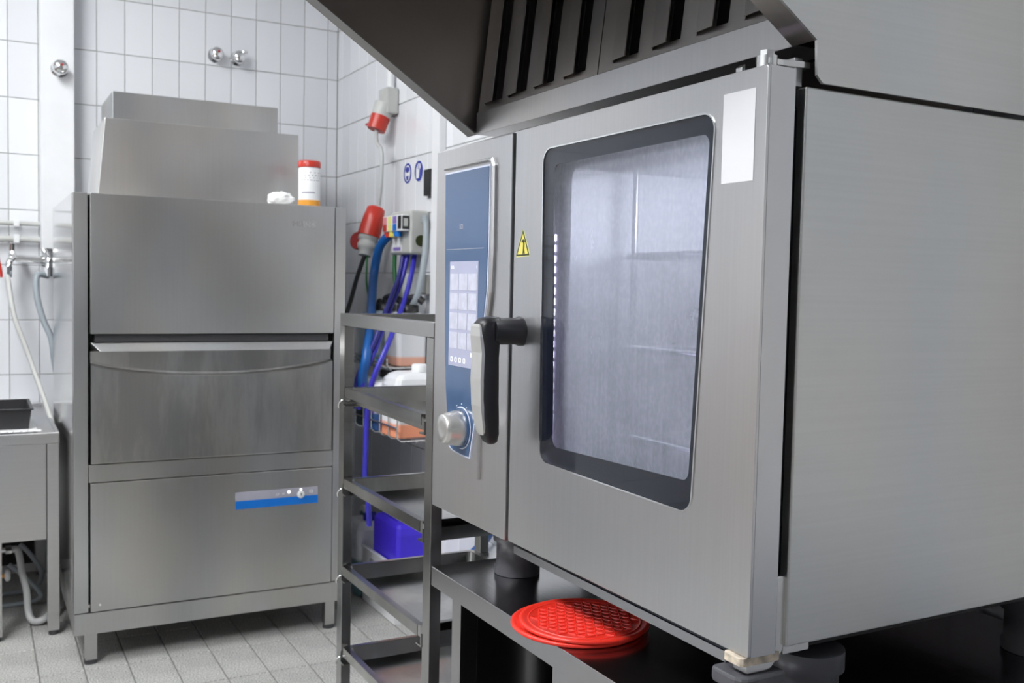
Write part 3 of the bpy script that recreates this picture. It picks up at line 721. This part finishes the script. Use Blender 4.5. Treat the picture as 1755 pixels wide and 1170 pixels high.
# lower door with scooped grip and bent lip
ld = MB(); N = 33; xa, xb = .3035, 1.0465
V = []; col = []
for i in range(N):
    u = i/(N-1); x = xa+(xb-xa)*u; s = 4*u*(1-u)
    za = .912-.040*s**.8
    pr_ = [(Y0+.028, .613), (Y0-.006, .613), (Y0-.008, .616), (Y0-.008, za-.003), (Y0-.005, za), (Y0+.014, za+.004), (Y0+.017, za+.010), (Y0+.012, .950), (Y0+.028, .950)]
    V += [(x, a, b) for a, b in pr_]
K = 9
ld.add(V, [(i*K+k, (i+1)*K+k, (i+1)*K+k+1, i*K+k+1) for i in range(N-1) for k in range(K-1)]+[(i*K+K-1, (i+1)*K+K-1, (i+1)*K, i*K) for i in range(N-1)])
ld.add(V[:K], [tuple(range(K))]); ld.add(V[-K:], [tuple(range(K))])
LD = ld.build('lower_door', 'steel_dishdoor', DW)
lb = MB()
A = [(.3035, Y0-.004, .976), (1.0475, Y0-.004, .976), (1.030, Y0-.026, .951), (.328, Y0-.026, .951)]
Bk = [(.3035, Y0+.028, .976), (1.0475, Y0+.028, .976), (1.0475, Y0+.028, .951), (.3035, Y0+.028, .951)]
lb.add(A+Bk, [(0,1,2,3),(4,5,1,0),(3,2,6,7),(1,5,6,2),(0,3,7,4),(5,4,7,6)]); lb.build('grip_lip', 'steel_dish', LD, bevel=.0015)
MB().box(.2970, 1.0530, Y0+.001, Y0+.033, .556, .6095).build('cross_bar', 'steel_dish', DW, bevel=.0012)
LP = MB().box(.3015, 1.0505, Y0-.003, Y0+.030, .1625, .5535).build('lower_panel', 'steel_dish', DW, bevel=.002)
MB().cyl((.328, Y0-.004, .183), (.328, Y0-.003, .183), .004, n=12).build('screw', 'chrome', LP)
MB().box(.256, 1.09, Y0-.006, Y0+.033, .096, .1605).build('plinth', 'steel_dish', DW, bevel=.0015)
MB().box(.256, .285, Y0+.034, 4.02, .096, .1695).build('base_rail', 'steel_dish', DW); MB().box(1.061, 1.09, Y0+.034, 4.02, .096, .1695).build('base_rail', 'steel_dish', DW)
for x in (.287, 1.034):
    for y in (Y0+.005, 3.94):
        MB().box(x, x+.033, y, y+.033, .014, .0955).build('leg', 'steel_dish', DW)
        MB().cyl((x+.0165, y+.0165, 0), (x+.0165, y+.0165, .0138), .019, n=16).build('leg_foot', 'darkgrey', DW)
CS = MB().box(.7305, 1.002, Y0-.0042, Y0-.0031, .438, .4925).build('control_strip', 'panelgrey', LP)
MB().box(.7305, 1.002, Y0-.0050, Y0-.0043, .4375, .4640).build('blue_band', 'stripe', LP)
MB().lathe((.944, Y0-.0051, .470), (0,-1,0), [(.0125,0),(.0125,.002),(.011,.003),(.001,.003)], 24).build('push_button', 'white', LP)
MB().box(.9425, .9455, Y0-.0092, Y0-.0082, .466, .475).build('button_symbol', 'darkgrey', LP)
wl = plain('white indicator lamp', (1,1,1), .3, emit=.6)
MB().lathe((.9045, Y0-.0043, .481), (0,-1,0), [(.0055,0),(.005,.002),(.001,.0025)], 14).build('indicator_lamp', wl, LP)
MB().lathe((.944, Y0-.0053, .486), (0,-1,0), [(.0045,0),(.004,.0012),(.001,.0015)], 14).build('indicator_lamp', wl, LP)
lettering('67', .011, (.861, Y0-.0046, .472), (1,0,0), (0,0,1), 'white', LP, ext=.0003)
lettering('61', .011, (.882, Y0-.0046, .4735), (1,0,0), (0,0,1), 'white', LP, ext=.0003)
holed(rrect([(.973,.4735),(.985,.4735),(.985,.4825),(.973,.4825)], .001, 2), [rrect([(.975,.4755),(.983,.4755),(.983,.4805),(.975,.4805)], .001, 2)], 1, Y0-.0048, Y0-.0043).build('strip_symbol', 'white', LP)
# stepped condenser housing
ch = MB(); a4 = [(.350, 3.45), (1.008, 3.45), (1.008, 3.80), (.350, 3.80)]; t4 = [(.373, 3.45), (1.006, 3.45), (1.006, 3.80), (.373, 3.80)]
ch.add([(x, y, 1.4200) for x, y in a4]+[(x, y, 1.684) for x, y in t4], [(3,2,1,0),(4,5,6,7),(0,1,5,4),(1,2,6,5),(2,3,7,6),(3,0,4,7)]); ch.build('condenser_housing', 'steel_dish', DW, bevel=.002)
MB().box(.436, 1.028, 3.805, 4.15, 1.4200, 1.832).build('exhaust_box', 'steel_dish', DW, bevel=.002)
MB().box(1.0905, 1.094, Y0+.002, Y0+.022, .925, .951).build('clip', 'white', DW); MB().box(1.0905, 1.0945, Y0+.0015, Y0+.022, .905, .9245).build('clip', 'stripe', DW)

# things on the dishwasher
TB = thing('wipes_tub', 'white cleaning wipes tub with red lid and orange base on the dishwasher', 'tub', (1.0, 3.30, 1.4197))
MB().lathe((1.0, 3.30, 1.4197), (0,0,1), [(.0365,0),(.037,.002),(.037,.026)], 28).build('base_band', 'orange', TB)
bb = MB().lathe((1.0, 3.30, 1.4458), (0,0,1), [(.0362,0),(.0362,.105),(.034,.110)], 28).build('body', 'white', TB)
MB().lathe((1.0, 3.30, 1.556), (0,0,1), [(.0375,0),(.0378,.018),(.035,.0215),(.001,.022)], 28).build('lid', 'red', TB)
for k, (zz, hh_, w_) in enumerate(((1.535,.004,.5),(1.526,.003,.4),(1.518,.003,.45),(1.51,.003,.35),(1.468,.005,.25))):
    ln = MB(); P_ = []
    for j in range(7):
        t = math.radians(-150+25*j*w_*2); P_.append((1.0+.0364*math.cos(t), 3.30+.0364*math.sin(t)))
    for j in range(6): ln.add([(*P_[j], zz), (*P_[j+1], zz), (*P_[j+1], zz+hh_), (*P_[j], zz+hh_)], [(0,1,2,3)])
    ln.build('print_line', 'panelgrey', bb)
def crumple(c, rx, ry, rz, seed):
    rnd = random.Random(seed); bm = bmesh.new(); bmesh.ops.create_icosphere(bm, subdivisions=4, radius=1)
    ph = [(Vector((rnd.uniform(-1,1), rnd.uniform(-1,1), rnd.uniform(-1,1)))*rnd.uniform(2, 7), rnd.uniform(0, 6)) for _ in range(12)]
    mb = MB(); vs_ = []
    for v in bm.verts:
        d = 1+sum(.055*abs(math.sin(v.co.dot(a)+b)) for a, b in ph)-.35
        vs_.append((c[0]+v.co.x*rx*d, c[1]+v.co.y*ry*d, max(c[2], c[2]+(v.co.z*.8+.55)*rz*d)))
    mb.add(vs_, [[v.index for v in f.verts] for f in bm.faces]); bm.free(); return mb
one(crumple((.885, 3.235, 1.4197), .042, .032, .030, 3), 'paper_towel', 'cloth', 'crumpled white paper towel beside the wipes tub', 'paper towel')

# ------------------------------------------------------------------ left of the dishwasher: duct, valves, pipes, hoses
one(MB().box(.228, .345, 4.20, 4.2955, 1.277, ZC-.001), 'pipe_casing', 'white_paint', 'tall white box casing on the wall left of the dishwasher', 'casing', bevel=.003)
def valve(name, p, y, lab, s=1.0, wing=False):
    c = Vector((p.x, y, p.z)); t = thing(name, lab, 'valve', tuple(c), 'chrome stop valves on the wall')
    MB().lathe(c, (0,-1,0), [(.033*s,0),(.031*s,.006*s),(.018*s,.012*s),(.016*s,.030*s)], 24).build('rosette', 'chrome', t)
    MB().lathe(c+Vector((0,-.028*s,0)), (0,-1,0), [(.018*s,0),(.027*s,.006*s),(.029*s,.018*s),(.025*s,.030*s),(.012*s,.036*s),(.001,.037*s)], 24).build('knob', 'chrome', t)
    if wing: MB().box(c.x+.012, c.x+.036, c.y-.05, c.y-.034, c.z+.016, c.z+.028).build('lever', 'chrome', t, bevel=.003)
    else: MB().cyl(c+Vector((.004, -.0655*s, .006)), c+Vector((.004, -.0675*s, .006)), .005, n=12).build('red_dot', 'red_dark', t)
valve('stop_valve', at(103,116,1,4.17), 4.2005, 'chrome stop valve knob on the white box casing', 1.0)
valve('stop_valve', at(372,92,1,4.26), 4.2999, 'left one of two chrome stop valves high on the tiled wall', .95)
valve('stop_valve', at(410,98,1,4.26), 4.2999, 'right one of two chrome stop valves high on the tiled wall', .95, True)
for z, r, lab in ((1.372, .009, 'upper white wall pipe running behind the box casing'), (1.312, .012, 'lower white wall pipe running behind the box casing')):
    t = thing('wall_pipe', lab, 'pipe', (-.1, 4.26, z), 'white pipes along the back wall')
    MB().cyl((-1.2, 4.27, z), (.95, 4.27, z), r, n=14).build('pipe', 'grey', t)
    for x in (-.45, .135, .6): MB().box(x, x+.02, 4.27-r-.002, 4.2995, z-r-.004, z+r+.004).build('pipe_clip', 'white', t, bevel=.002)
FC = thing('wall_faucet', 'chrome wall faucet with two hose outlets under the white pipes', 'faucet', (.18, 4.2, 1.25))
MB().cyl((.138, 4.20, 1.235), (.262, 4.20, 1.232), .016, n=18).build('body', 'chrome', FC)
for x in (.165, .235): MB().cyl((x, 4.20, 1.235), (x, 4.2995, 1.235), .011, n=14).build('wall_union', 'chrome', FC)
MB().tube([(.125, 4.2, 1.262), (.130, 4.19, 1.242), (.118, 4.16, 1.225), (.110, 4.15, 1.19)], .012, 12).build('outlet', 'chrome', FC)
MB().cyl((.110, 4.15, 1.165), (.110, 4.15, 1.205), .016, n=10, smooth=False).build('union_nut', 'chrome', FC)
MB().tube([(.235, 4.2, 1.272), (.242, 4.19, 1.255), (.250, 4.17, 1.235), (.248, 4.16, 1.20)], .012, 12).build('outlet', 'chrome', FC)
MB().cyl((.248, 4.16, 1.172), (.248, 4.16, 1.205), .016, n=10, smooth=False).build('union_nut', 'chrome', FC)
MB().cyl((.126, 4.2, 1.245), (.126, 4.2, 1.292), .009, .013, n=12).build('spindle', 'chrome', FC)
MB().cyl((.262, 4.20, 1.232), (.285, 4.20, 1.232), .012, n=14).build('end_cap', 'chrome', FC)
one(MB().tube([(.110,4.15,1.166), at(14,480,1,4.10), at(24,540,1,4.05), at(44,595,1,4.02), at(62,645,1,3.98), at(78,690,1,3.92), at(90,728,1,3.86)+Vector((0,0,.004))], .0088, 12), 'water_hose', 'grey', 'white braided hose hanging from the faucet down to the sink', 'hose')
one(MB().tube([(.248,4.16,1.173), at(64,472,1,4.14), at(63,505,1,4.12), at(73,545,1,4.10), at(88,580,1,4.08), (.262,4.075,.86), (.28,4.08,.75)], .0115, 12), 'water_hose', 'greyhose', 'grey hose looping from the faucet behind the dishwasher', 'hose')
one(MB().tube([at(-4,440,1,4.22), at(0,458,1,4.22), at(3,475,1,4.22)], .006, 8), 'spray_trigger', 'red', 'red trigger at the left edge below the faucet', 'spray handle')

# sink table
SK = thing('sink_table', 'low steel sink table with square legs left of the dishwasher', 'sink', (-.2, 3.9, 0))
SY, SX0, SX1 = 3.50, -.75, .240
tp = holed([(SX0,SY),(SX1,SY),(SX1,4.29),(SX0,4.29)], [rrect([(SX0+.25,SY+.09),(.10,SY+.09),(.10,4.16),(SX0+.25,4.16)], .03)], 2, .652, .662)
tp.build('worktop', 'steel_sink', SK)
MB().box(SX0, SX1, SY-.001, SY+.012, .632, .668).build('front_rim', 'steel_sink', SK, bevel=.003)
MB().box(SX1-.012, SX1, SY+.0125, 4.278, .632, .668).build('side_rim', 'steel_sink', SK, bevel=.002)
MB().box(SX0, SX1, 4.279, 4.292, .632, .676).build('back_rim', 'steel_sink', SK, bevel=.002)
MB().box(SX0+.03, .2005, SY+.002, SY+.008, .320, .631).build('front_panel', 'steel_sink', SK, bevel=.001)
bs = MB(); bs.box(SX0+.24, .105, SY+.08, SY+.083, .36, .651); bs.box(SX0+.24, .105, 4.167, 4.17, .36, .651); bs.box(.105, .108, SY+.08, 4.17, .36, .651); bs.box(SX0+.237, SX0+.24, SY+.08, 4.17, .36, .651); bs.box(SX0+.24, .105, SY+.083, 4.167, .36, .363)
bs.build('basin', 'steel_sink', SK)
for x, y in ((.203, SY+.001), (.203, 4.24), (SX0+.002, SY+.001), (SX0+.002, 4.24), (.036, SY+.001)):
    MB().box(x, x+.035, y, y+.035, .016, .631 if x != .036 else .3195).build('leg', 'steel_sink', SK, bevel=.001)
    MB().cyl((x+.0175, y+.0175, 0), (x+.0175, y+.0175, .016), .015, n=14).build('leg_foot', 'darkgrey', SK)
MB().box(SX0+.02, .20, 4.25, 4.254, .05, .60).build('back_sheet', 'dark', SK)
dr = thing('draining_mat', 'white perforated draining mat with lacy edge under the black tray', 'mat', (-.1, 3.75, .6625))
mm = MB(); mm.box(-.30, .178, SY+.030, 3.90, .6686, .6710); mm.build('sheet', 'white', dr)
for k in range(24):
    MB().lathe((-.29+k*.0205, SY+.030, .6698), (0,0,1), [(.0085,0),(.0085,.004),(.004,.0055)], 10).build('lace_edge', 'white', dr)
for xx in (-.25, .15):
    MB().box(xx, xx+.015, SY+.05, 3.88, .6625, .6685).build('runner', 'white', dr)
bt = thing('black_tray', 'black plastic tray with sloping sides on the sink', 'tray', (0, 3.68, .6712))
A0, A1 = (-.26, .162), (3.575, 3.86)
def frus(x0, x1, y0, y1, z0, z1, s): return [(x0+s,y0+s,z0),(x1-s,y0+s,z0),(x1-s,y1-s,z0),(x0+s,y1-s,z0),(x0,y0,z1),(x1,y0,z1),(x1,y1,z1),(x0,y1,z1)]
o8 = frus(*A0, *A1, .6712, .735, .008); i8 = frus(A0[0]+.004, A0[1]-.004, A1[0]+.004, A1[1]-.004, .6752, .735, .008)
bk = MB(); bk.add(o8+i8, [(0,1,2,3),(8,9,10,11)]+[(k, (k+1) % 4, 4+(k+1) % 4, 4+k) for k in range(4)]+[(8+k, 8+(k+1) % 4, 12+(k+1) % 4, 12+k) for k in range(4)]+[(4+k, 4+(k+1) % 4, 12+(k+1) % 4, 12+k) for k in range(4)])
bk.build('tub', 'black', bt)
holed([(A0[0]-.006,A1[0]-.006),(A0[1]+.006,A1[0]-.006),(A0[1]+.006,A1[1]+.006),(A0[0]-.006,A1[1]+.006)], [[(A0[0]+.003,A1[0]+.003),(A0[1]-.003,A1[0]+.003),(A0[1]-.003,A1[1]-.003),(A0[0]+.003,A1[1]-.003)]], 2, .735, .739).build('rim', 'black', bt)
# plumbing under the sink
UV = thing('angle_valve', 'brass and chrome angle valve with white knob under the sink', 'valve', (.07, 3.75, .22))
MB().cyl((-.05,3.72,.243), (.098,3.72,.243), .010, n=14).build('stub', 'chrome_satin', UV)
MB().cyl((.086,3.72,.243), (.105,3.72,.243), .015, n=8, smooth=False).build('nut', 'chrome', UV)
MB().cyl((-.05,3.72,.155), (.085,3.72,.155), .007, n=12).build('spindle', 'orange', UV)
MB().lathe((.083,3.72,.155), (1,0,0), [(.010,0),(.019,.004),(.020,.012),(.014,.018)], 10).build('hand_wheel', 'white', UV)
one(MB().tube([(.1055,3.72,.243), (.122,3.72,.240), (.130,3.715,.21), (.135,3.70,.17), (.148,3.67,.11), (.152,3.65,.045), (.165,3.63,.0165), (.195,3.62,.018), (.222,3.66,.03), (.240,3.70,.075), (.241,3.76,.115), (.225,3.80,.125)], .0115, 12), 'waste_hose', 'whitehose', 'white hose bending from the valve to the floor under the sink', 'hose')
one(MB().tube([(.14,3.95,.20), (.17,3.92,.17), (.205,3.90,.11), (.20,3.95,.05), (.15,4.0,.012), (.05,4.0,.011)], .0085, 10), 'drain_hose', 'greyhose', 'upper grey hose coiled in the dark under the sink', 'hose')
one(MB().tube([(.10,3.86,.155), (.15,3.84,.11), (.20,3.82,.045), (.15,3.86,.012), (.02,3.86,.011)], .0085, 10), 'drain_hose', 'greyhose', 'lower grey hose lying on the floor under the sink', 'hose')

# ------------------------------------------------------------------ right wall: sockets, plug, dosing unit, signs
one(MB().box(1.402, 1.4275, 3.128, 3.192, .002, ZC-.001), 'cable_trunking', 'white_paint', 'vertical white cable trunking on the wall beside the oven', 'trunking', bevel=.002)
SO = thing('power_socket', 'grey wall power socket with red outlet below the white conduit', 'socket', (1.40, 3.61, 1.86))
MB().box(1.375, 1.4275, 3.565, 3.650, 1.815, 1.915).build('housing', 'grey', SO, bevel=.008)
MB().cyl((1.408, 3.605, 1.915), (1.408, 3.605, 2.25), .014, n=14).build('conduit', 'white', SO)
d_ = Vector((-.34, .02, -1)).normalized(); c0 = Vector((1.385, 3.605, 1.853))
MB().cyl(c0, c0+d_*.055, .040, .036, n=24).build('collar', 'grey', SO)
MB().cyl(c0+d_*.050, c0+d_*.105, .037, .035, n=24).build('outlet', 'red', SO)
MB().box(1.335, 1.375, 3.635, 3.68, 1.778, 1.786).build('flap', 'red_dark', SO)
pt = c0+d_*.10
one(MB().tube([pt, pt+Vector((0,-.004,-.05)), at(654,260,0,1.348), at(653,310,0,1.347), at(649,352,0,1.346)], .008, 10), 'power_cable', 'whitehose', 'pale grey cable hanging from the socket to the red plug', 'cable')
PL = thing('power_plug', 'large red industrial plug coupling hanging on its cable', 'plug', (1.33, 3.76, 1.40))
p0 = at(646,354,0,1.345); p1 = at(632,404,0,1.315); p2 = at(625,438,0,1.295); dd = (p1-p0).normalized()
MB().lathe(p0, p1-p0, [(.020,0),(.034,.008),(.040,.05),(.044,(p1-p0).length)], 24).build('body', 'red', PL)
MB().lathe(p1, p2-p1, [(.038,0),(.038,.018),(.033,.020),(.033,.034),(.036,.036),(.034,.052),(.027,.056),(.024,(p2-p1).length)], 24).build('collar', 'grey', PL)
pf = at(616,413,0,1.29); MB().lathe(pf, (-.75,-.5,.1), [(.030,0),(.034,.004),(.034,.014),(.030,.018)], 24).build('flap', 'red_dark', PL)
one(MB().tube([p2, at(612,475,0,1.27), at(602,512,0,1.25), at(592,545,0,1.22), at(580,600,0,1.18)], .0085, 10), 'power_cable', 'black', 'thick black cable leaving the red plug downwards', 'cable')
one(MB().tube([p2+Vector((.01,0,.004)), at(628,480,0,1.29), at(632,510,0,1.29), at(634,555,0,1.29)], .0045, 8), 'power_cable', 'green', 'thin dark green cable leaving the red plug', 'cable')
DU = thing('dosing_unit', 'grey detergent dosing box with colour labels and hoses', 'dosing unit', (1.38, 3.45, 1.36))
y0, y1 = 3.256, 3.450
MB().box(1.352, 1.4275, y0, y1, 1.277, 1.432).build('housing', 'grey', DU, bevel=.010, seg=3)
hd = MB().box(1.322, 1.3515, 3.262, 3.446, 1.358, 1.415).build('label_holder', 'white', DU, bevel=.003)
for k, (a, b) in enumerate((('pink','red'),('yellowp','yellowp'),('purple','stripe'))):
    yy = 3.440-.048*k
    MB().box(1.3205, 1.3218, yy-.034, yy, 1.386, 1.412).build('colour_label', a, hd); MB().box(1.3205, 1.3218, yy-.034, yy, 1.361, 1.384).build('colour_label', b, hd)
MB().box(1.3205, 1.3218, 3.265, 3.295, 1.366, 1.411).build('black_label', 'black', hd)
MB().box(1.324, 1.3495, 3.2605, 3.2617, 1.364, 1.411).build('black_label', 'black', hd)
MB().box(1.329, 1.3445, 3.2595, 3.2604, 1.374, 1.402).build('label_print', 'grey', hd)
for k, cc_ in enumerate(('red', 'yellow', 'stripe')): MB().cyl((1.335, 3.425-.048*k, 1.340), (1.335, 3.425-.048*k, 1.3578), .014, n=14).build('hose_nipple', cc_, DU)
MB().box(1.3508, 1.3518, 3.33, 3.42, 1.287, 1.338).build('front_label', 'white', DU); MB().box(1.3500, 1.3507, 3.34, 3.41, 1.291, 1.303).build('label_band', 'purple', DU)
MB().cyl((1.393, y0-.002, 1.325), (1.393, y0+.001, 1.325), .020, n=22).build('viewing_hole', 'olive', DU)
one(MB().tube([(1.405,3.250,1.39), (1.402,3.240,1.405), at(731,392,0,1.395), at(728,440,0,1.385), at(717,500,0,1.36), at(704,530,0,1.35)], .012, 10), 'dosing_hose', 'greyhose', 'grey hose looping over the right side of the dosing box', 'hose')
def hose(pts, r, m, lab): return one(MB().tube(pts, r, 10), 'dosing_hose', m, lab, 'hose')
hose([(1.335,3.425,1.345), at(650,425,0,1.32), at(641,470,0,1.31), at(637,520,0,1.26), at(635,560,0,1.21), at(628,610,0,1.165), at(622,645,0,1.16), at(622,665,0,1.17)], .0165, 'blue', 'thick bright blue hose arching down from the dosing box')
hose([at(692,432,0,1.375), at(685,470,0,1.35), at(672,505,0,1.31), at(655,548,0,1.23), at(640,590,0,1.19), at(620,630,0,1.16), at(611,655,0,1.155), at(608,700,0,1.15)], .0085, 'navy', 'leftmost of the dark violet hoses below the dosing box')
hose([at(700,432,0,1.385), at(690,475,0,1.36), at(677,510,0,1.33), at(660,552,0,1.25), at(643,600,0,1.20), at(626,640,0,1.165), at(615,700,0,1.16)], .0085, 'violet', 'middle one of the violet hoses below the dosing box')
hose([at(711,432,0,1.40), at(706,465,0,1.37), at(695,510,0,1.33), at(681,548,0,1.27), at(665,590,0,1.21), at(645,635,0,1.165), at(634,672,0,1.15), at(629,715,0,1.145), at(627,770,0,1.14), at(626,820,0,1.14), at(631,860,0,1.14), at(633,900,0,1.15)], .0092, 'violet', 'long bright violet hose running down behind the trays')
hose([at(677,432,0,1.40), at(676,460,0,1.40), at(678,490,0,1.398), at(680,515,0,1.397)], .008, 'green', 'short green hose below the dosing box')
def sign(name, p, lab, kind):
    c = Vector((1.4275, p.y, p.z)); t = thing(name, lab, 'sign', tuple(c), 'round blue safety signs'); r = .040
    MB().cyl(c+Vector((-.0012,0,0)), c, r, n=36).build('plate', 'white', t)
    MB().cyl(c+Vector((-.0018,0,0)), c+Vector((-.00125,0,0)), r*.94, n=36).build('blue_disc', 'signblue', t)
    m_ = MB()
    if kind == 0:   # head and body outline
        m_.prism([(c.y+.026*math.cos(a), c.z+.030*math.sin(a)) for a in [k*math.pi/12 for k in range(24)]], 0, 1.4252, 1.4256)
        m_.build('pictogram', 'white', t)
        b_ = MB(); b_.prism([(c.y+.019*math.cos(a), c.z+.013+.011*math.sin(a)) for a in [k*math.pi/8 for k in range(16)]], 0, 1.4246, 1.4251)
        b_.prism([(c.y+.012, c.z-.010), (c.y-.012, c.z-.010), (c.y-.008, c.z-.026), (c.y+.008, c.z-.026)], 0, 1.4246, 1.4251); b_.build('pictogram_detail', 'signblue', t)
    else:           # glove
        m_.prism(rrect([(c.y+.022, c.z-.026), (c.y-.004, c.z-.026), (c.y-.008, c.z+.004), (c.y-.020, c.z+.012), (c.y-.014, c.z+.026), (c.y+.004, c.z+.028), (c.y+.022, c.z+.012)], .004, 3), 0, 1.4252, 1.4256); m_.build('pictogram', 'white', t)
        b_ = MB()
        for k in range(2): b_.box(1.4246, 1.4251, c.y-.008+.010*k, c.y-.005+.010*k, c.z+.006, c.z+.024)
        b_.build('pictogram_detail', 'signblue', t)
sign('safety_sign', at(699,297,0,1.427), 'left round blue safety sign showing a masked head', 0)
sign('safety_sign', at(718,293,0,1.427), 'right round blue safety sign showing a protective glove', 1)
bx_ = thing('wall_holder', 'narrow black box on the wall beside the blue signs', 'holder', (1.40, 3.27, 1.48))
MB().box(1.410, 1.4275, 3.222, 3.280, 1.485, 1.578).build('box', 'black', bx_, bevel=.003); MB().box(1.415, 1.4275, 3.228, 3.250, 1.476, 1.4845).build('foot', 'darkgrey', bx_)
jb = thing('junction_box', 'small grey junction box low on the wall beside the trunking', 'junction box', (1.41, 3.28, 1.17))
MB().box(1.392, 1.4275, 3.200, 3.265, 1.135, 1.205).build('box', 'grey', jb, bevel=.004); MB().box(1.387, 1.3918, 3.205, 3.26, 1.14, 1.20).build('lid', 'grey', jb, bevel=.002)

# ------------------------------------------------------------------ canisters
def canister(x0, x1, y0, y1, z0, h, m, lab, cap='black', pump=False, label=None, group='detergent canisters', handle=True, square=False):
    t = thing('canister', lab, 'canister', ((x0+x1)/2, (y0+y1)/2, z0), group)
    b = MB(); r = min(x1-x0, y1-y0)*.16; base = rrect([(x0,y0),(x1,y0),(x1,y1),(x0,y1)], r, 4); cx, cy = (x0+x1)/2, (y0+y1)/2
    lv = [(0,.96),(.02,1),(.88,1),(.95,.965),(.985,.88),(1,.72)] if square else [(0,.94),(.02,1),(.80,1),(.90,.95),(.965,.80),(1,.60)]
    n_ = len(base); V = []
    for hz, s in lv: V += [(cx+(p[0]-cx)*s, cy+(p[1]-cy)*s, z0+h*hz) for p in base]
    b.add(V, [(i*n_+k, i*n_+(k+1) % n_, (i+1)*n_+(k+1) % n_, (i+1)*n_+k) for i in range(len(lv)-1) for k in range(n_)]+[tuple(range(n_)), tuple(range((len(lv)-1)*n_, len(lv)*n_))])
    b.build('body', m, t, bevel=.004)
    yc = cy-(y1-y0)*.15; cr = 1.5 if pump else 1
    MB().lathe((cx, yc, z0+h), (0,0,1), [(.026*cr,0),(.026*cr,.022),(.022*cr,.026)], 18).build('cap', cap, t)
    if handle:
        MB().tube([(cx, y1-.030, z0+h*.97), (cx, y1-.035, z0+h+.028), (cx, cy+.03, z0+h+.030), (cx, cy+.02, z0+h*.99)], .010, 10).build('grip', m if cap != 'black' else cap, t)
    if pump: MB().tube([(cx, yc, z0+h+.026), (cx+.002, yc-.004, z0+h+.045), (cx+.02, yc-.03, z0+h+.050), (cx+.04, yc-.045, z0+h+.035)], .013, 10).build('suction_lance', 'black', t)
    if label:
        MB().box(x0-.0008, x0-.0002, y0+r, y1-r, z0+h*.34, z0+h*.72).build('label', label, t)
        MB().box(x0-.0014, x0-.0009, y0+r+.01, y1-r-.02, z0+h*.62, z0+h*.65).build('label_print', 'panelgrey', t)
        MB().box(cx-.01, x1-r, y0-.0014, y0-.0002, z0+h*.70, z0+h*.735).build('label_print', 'panelgrey', t)
    return t
white_c = (.74,.75,.78)
cu_o = canmat('canister orange rest', (.80,.42,.30), .17); cu_b = canmat('canister teal rest', (.10,.34,.45), .16, (.55,.66,.74))
cl_o = canmat('canister orange liquid', (.78,.30,.17), .22); cl_b = canmat('canister blue liquid', (.03,.09,.26), .36); cl_t = canmat('canister dark liquid', (.03,.07,.09), .45, (.35,.42,.45))
def wire_basket(x0, y0, y1, z, h, lab):
    t = thing('wire_shelf', lab, 'wire shelf', (1.3, (y0+y1)/2, z), 'wire shelves on the wall')
    for yy in [y0+(y1-y0)*k/6 for k in range(7)]:
        MB().tube([(1.399, yy, z), (x0+.012, yy, z), (x0, yy, z+.012), (x0, yy, z+h)], .0028, 6, 1).build('wire', 'chrome_satin', t)
    for zz in (z+h, z+h*.5): MB().cyl((x0, y0-.003, zz), (x0, y1+.003, zz), .0035, n=8).build('wire', 'chrome_satin', t)
    for xx in (1.25, 1.33, 1.399): MB().cyl((xx, y0-.003, z-.005), (xx, y1+.003, z-.005), .003, n=8).build('wire', 'chrome_satin', t)
wire_basket(1.183, 2.93, 3.40, .667, .085, 'lower wire shelf on the wall carrying three canisters')
wire_basket(1.236, 3.165, 3.53, .882, .030, 'upper wire shelf on the wall carrying two canisters')
canister(1.285, 1.394, 3.185, 3.33, .8855, .188, cu_o, 'white canister with an orange rest on the upper wire shelf', pump=True, label='paper')
canister(1.245, 1.394, 3.345, 3.50, .8855, .188, cu_b, 'pale canister with a teal rest on the upper wire shelf', pump=True)
canister(1.190, 1.392, 2.960, 3.105, .6705, .212, cl_o, 'white canister half full of orange liquid in the lower wire shelf', label='pink', handle=False, cap='white')
canister(1.190, 1.392, 3.140, 3.235, .6705, .170, cl_b, 'canister with dark blue liquid and purple label in the lower wire shelf', label='purple', handle=False, cap='white')
canister(1.190, 1.392, 3.265, 3.36, .6705, .170, cl_t, 'farthest canister, nearly black inside, in the lower wire shelf', handle=False)
# on the floor below
fl_w = canmat('low canister teal', (.12,.24,.27), .50, (.80,.83,.85))
canister(1.245, 1.388, 3.455, 3.64, .0005, .275, fl_w, 'pale canister with dark teal liquid on the floor in the corner', cap='violet')
BT = thing('storage_tub', 'pale plastic tub on the floor holding the blue canister', 'tub', (1.33, 3.27, .0005))
for a, b_, c_, d__ in ((1.260,1.265,3.12,3.44),(1.394,1.399,3.12,3.44),(1.2652,1.3938,3.12,3.125),(1.2652,1.3938,3.435,3.44)):
    MB().box(a, b_, c_, d__, .0065, .1975).build('side', 'white', BT, bevel=.001)
MB().box(1.260, 1.399, 3.12, 3.44, .0005, .0062).build('bottom', 'white', BT)
holed([(1.254,3.114),(1.4005,3.114),(1.4005,3.446),(1.254,3.446)], [[(1.266,3.126),(1.3935,3.126),(1.3935,3.434),(1.266,3.434)]], 2, .198, .206).build('rim', 'white', BT)
holed(rrect([(3.28,.085),(3.37,.085),(3.37,.175),(3.28,.175)], .02), [rrect([(3.30,.105),(3.35,.105),(3.35,.155),(3.30,.155)], .01)], 0, 1.2585, 1.2598).build('printed_mark', 'panelgrey', BT)
canister(1.2745, 1.3915, 3.14, 3.385, .0067, .335, 'bluecan', 'bright blue canister standing in the pale tub on the floor', cap='black', square=True)
one(MB().tube([at(845,905,0,1.40), at(828,930,0,1.40), at(806,952,0,1.40), at(786,985,0,1.40), (1.40,2.585,.012)], .013, 10), 'drain_hose', 'blue', 'light blue hose on the wall between the trolley and the oven stand', 'hose')
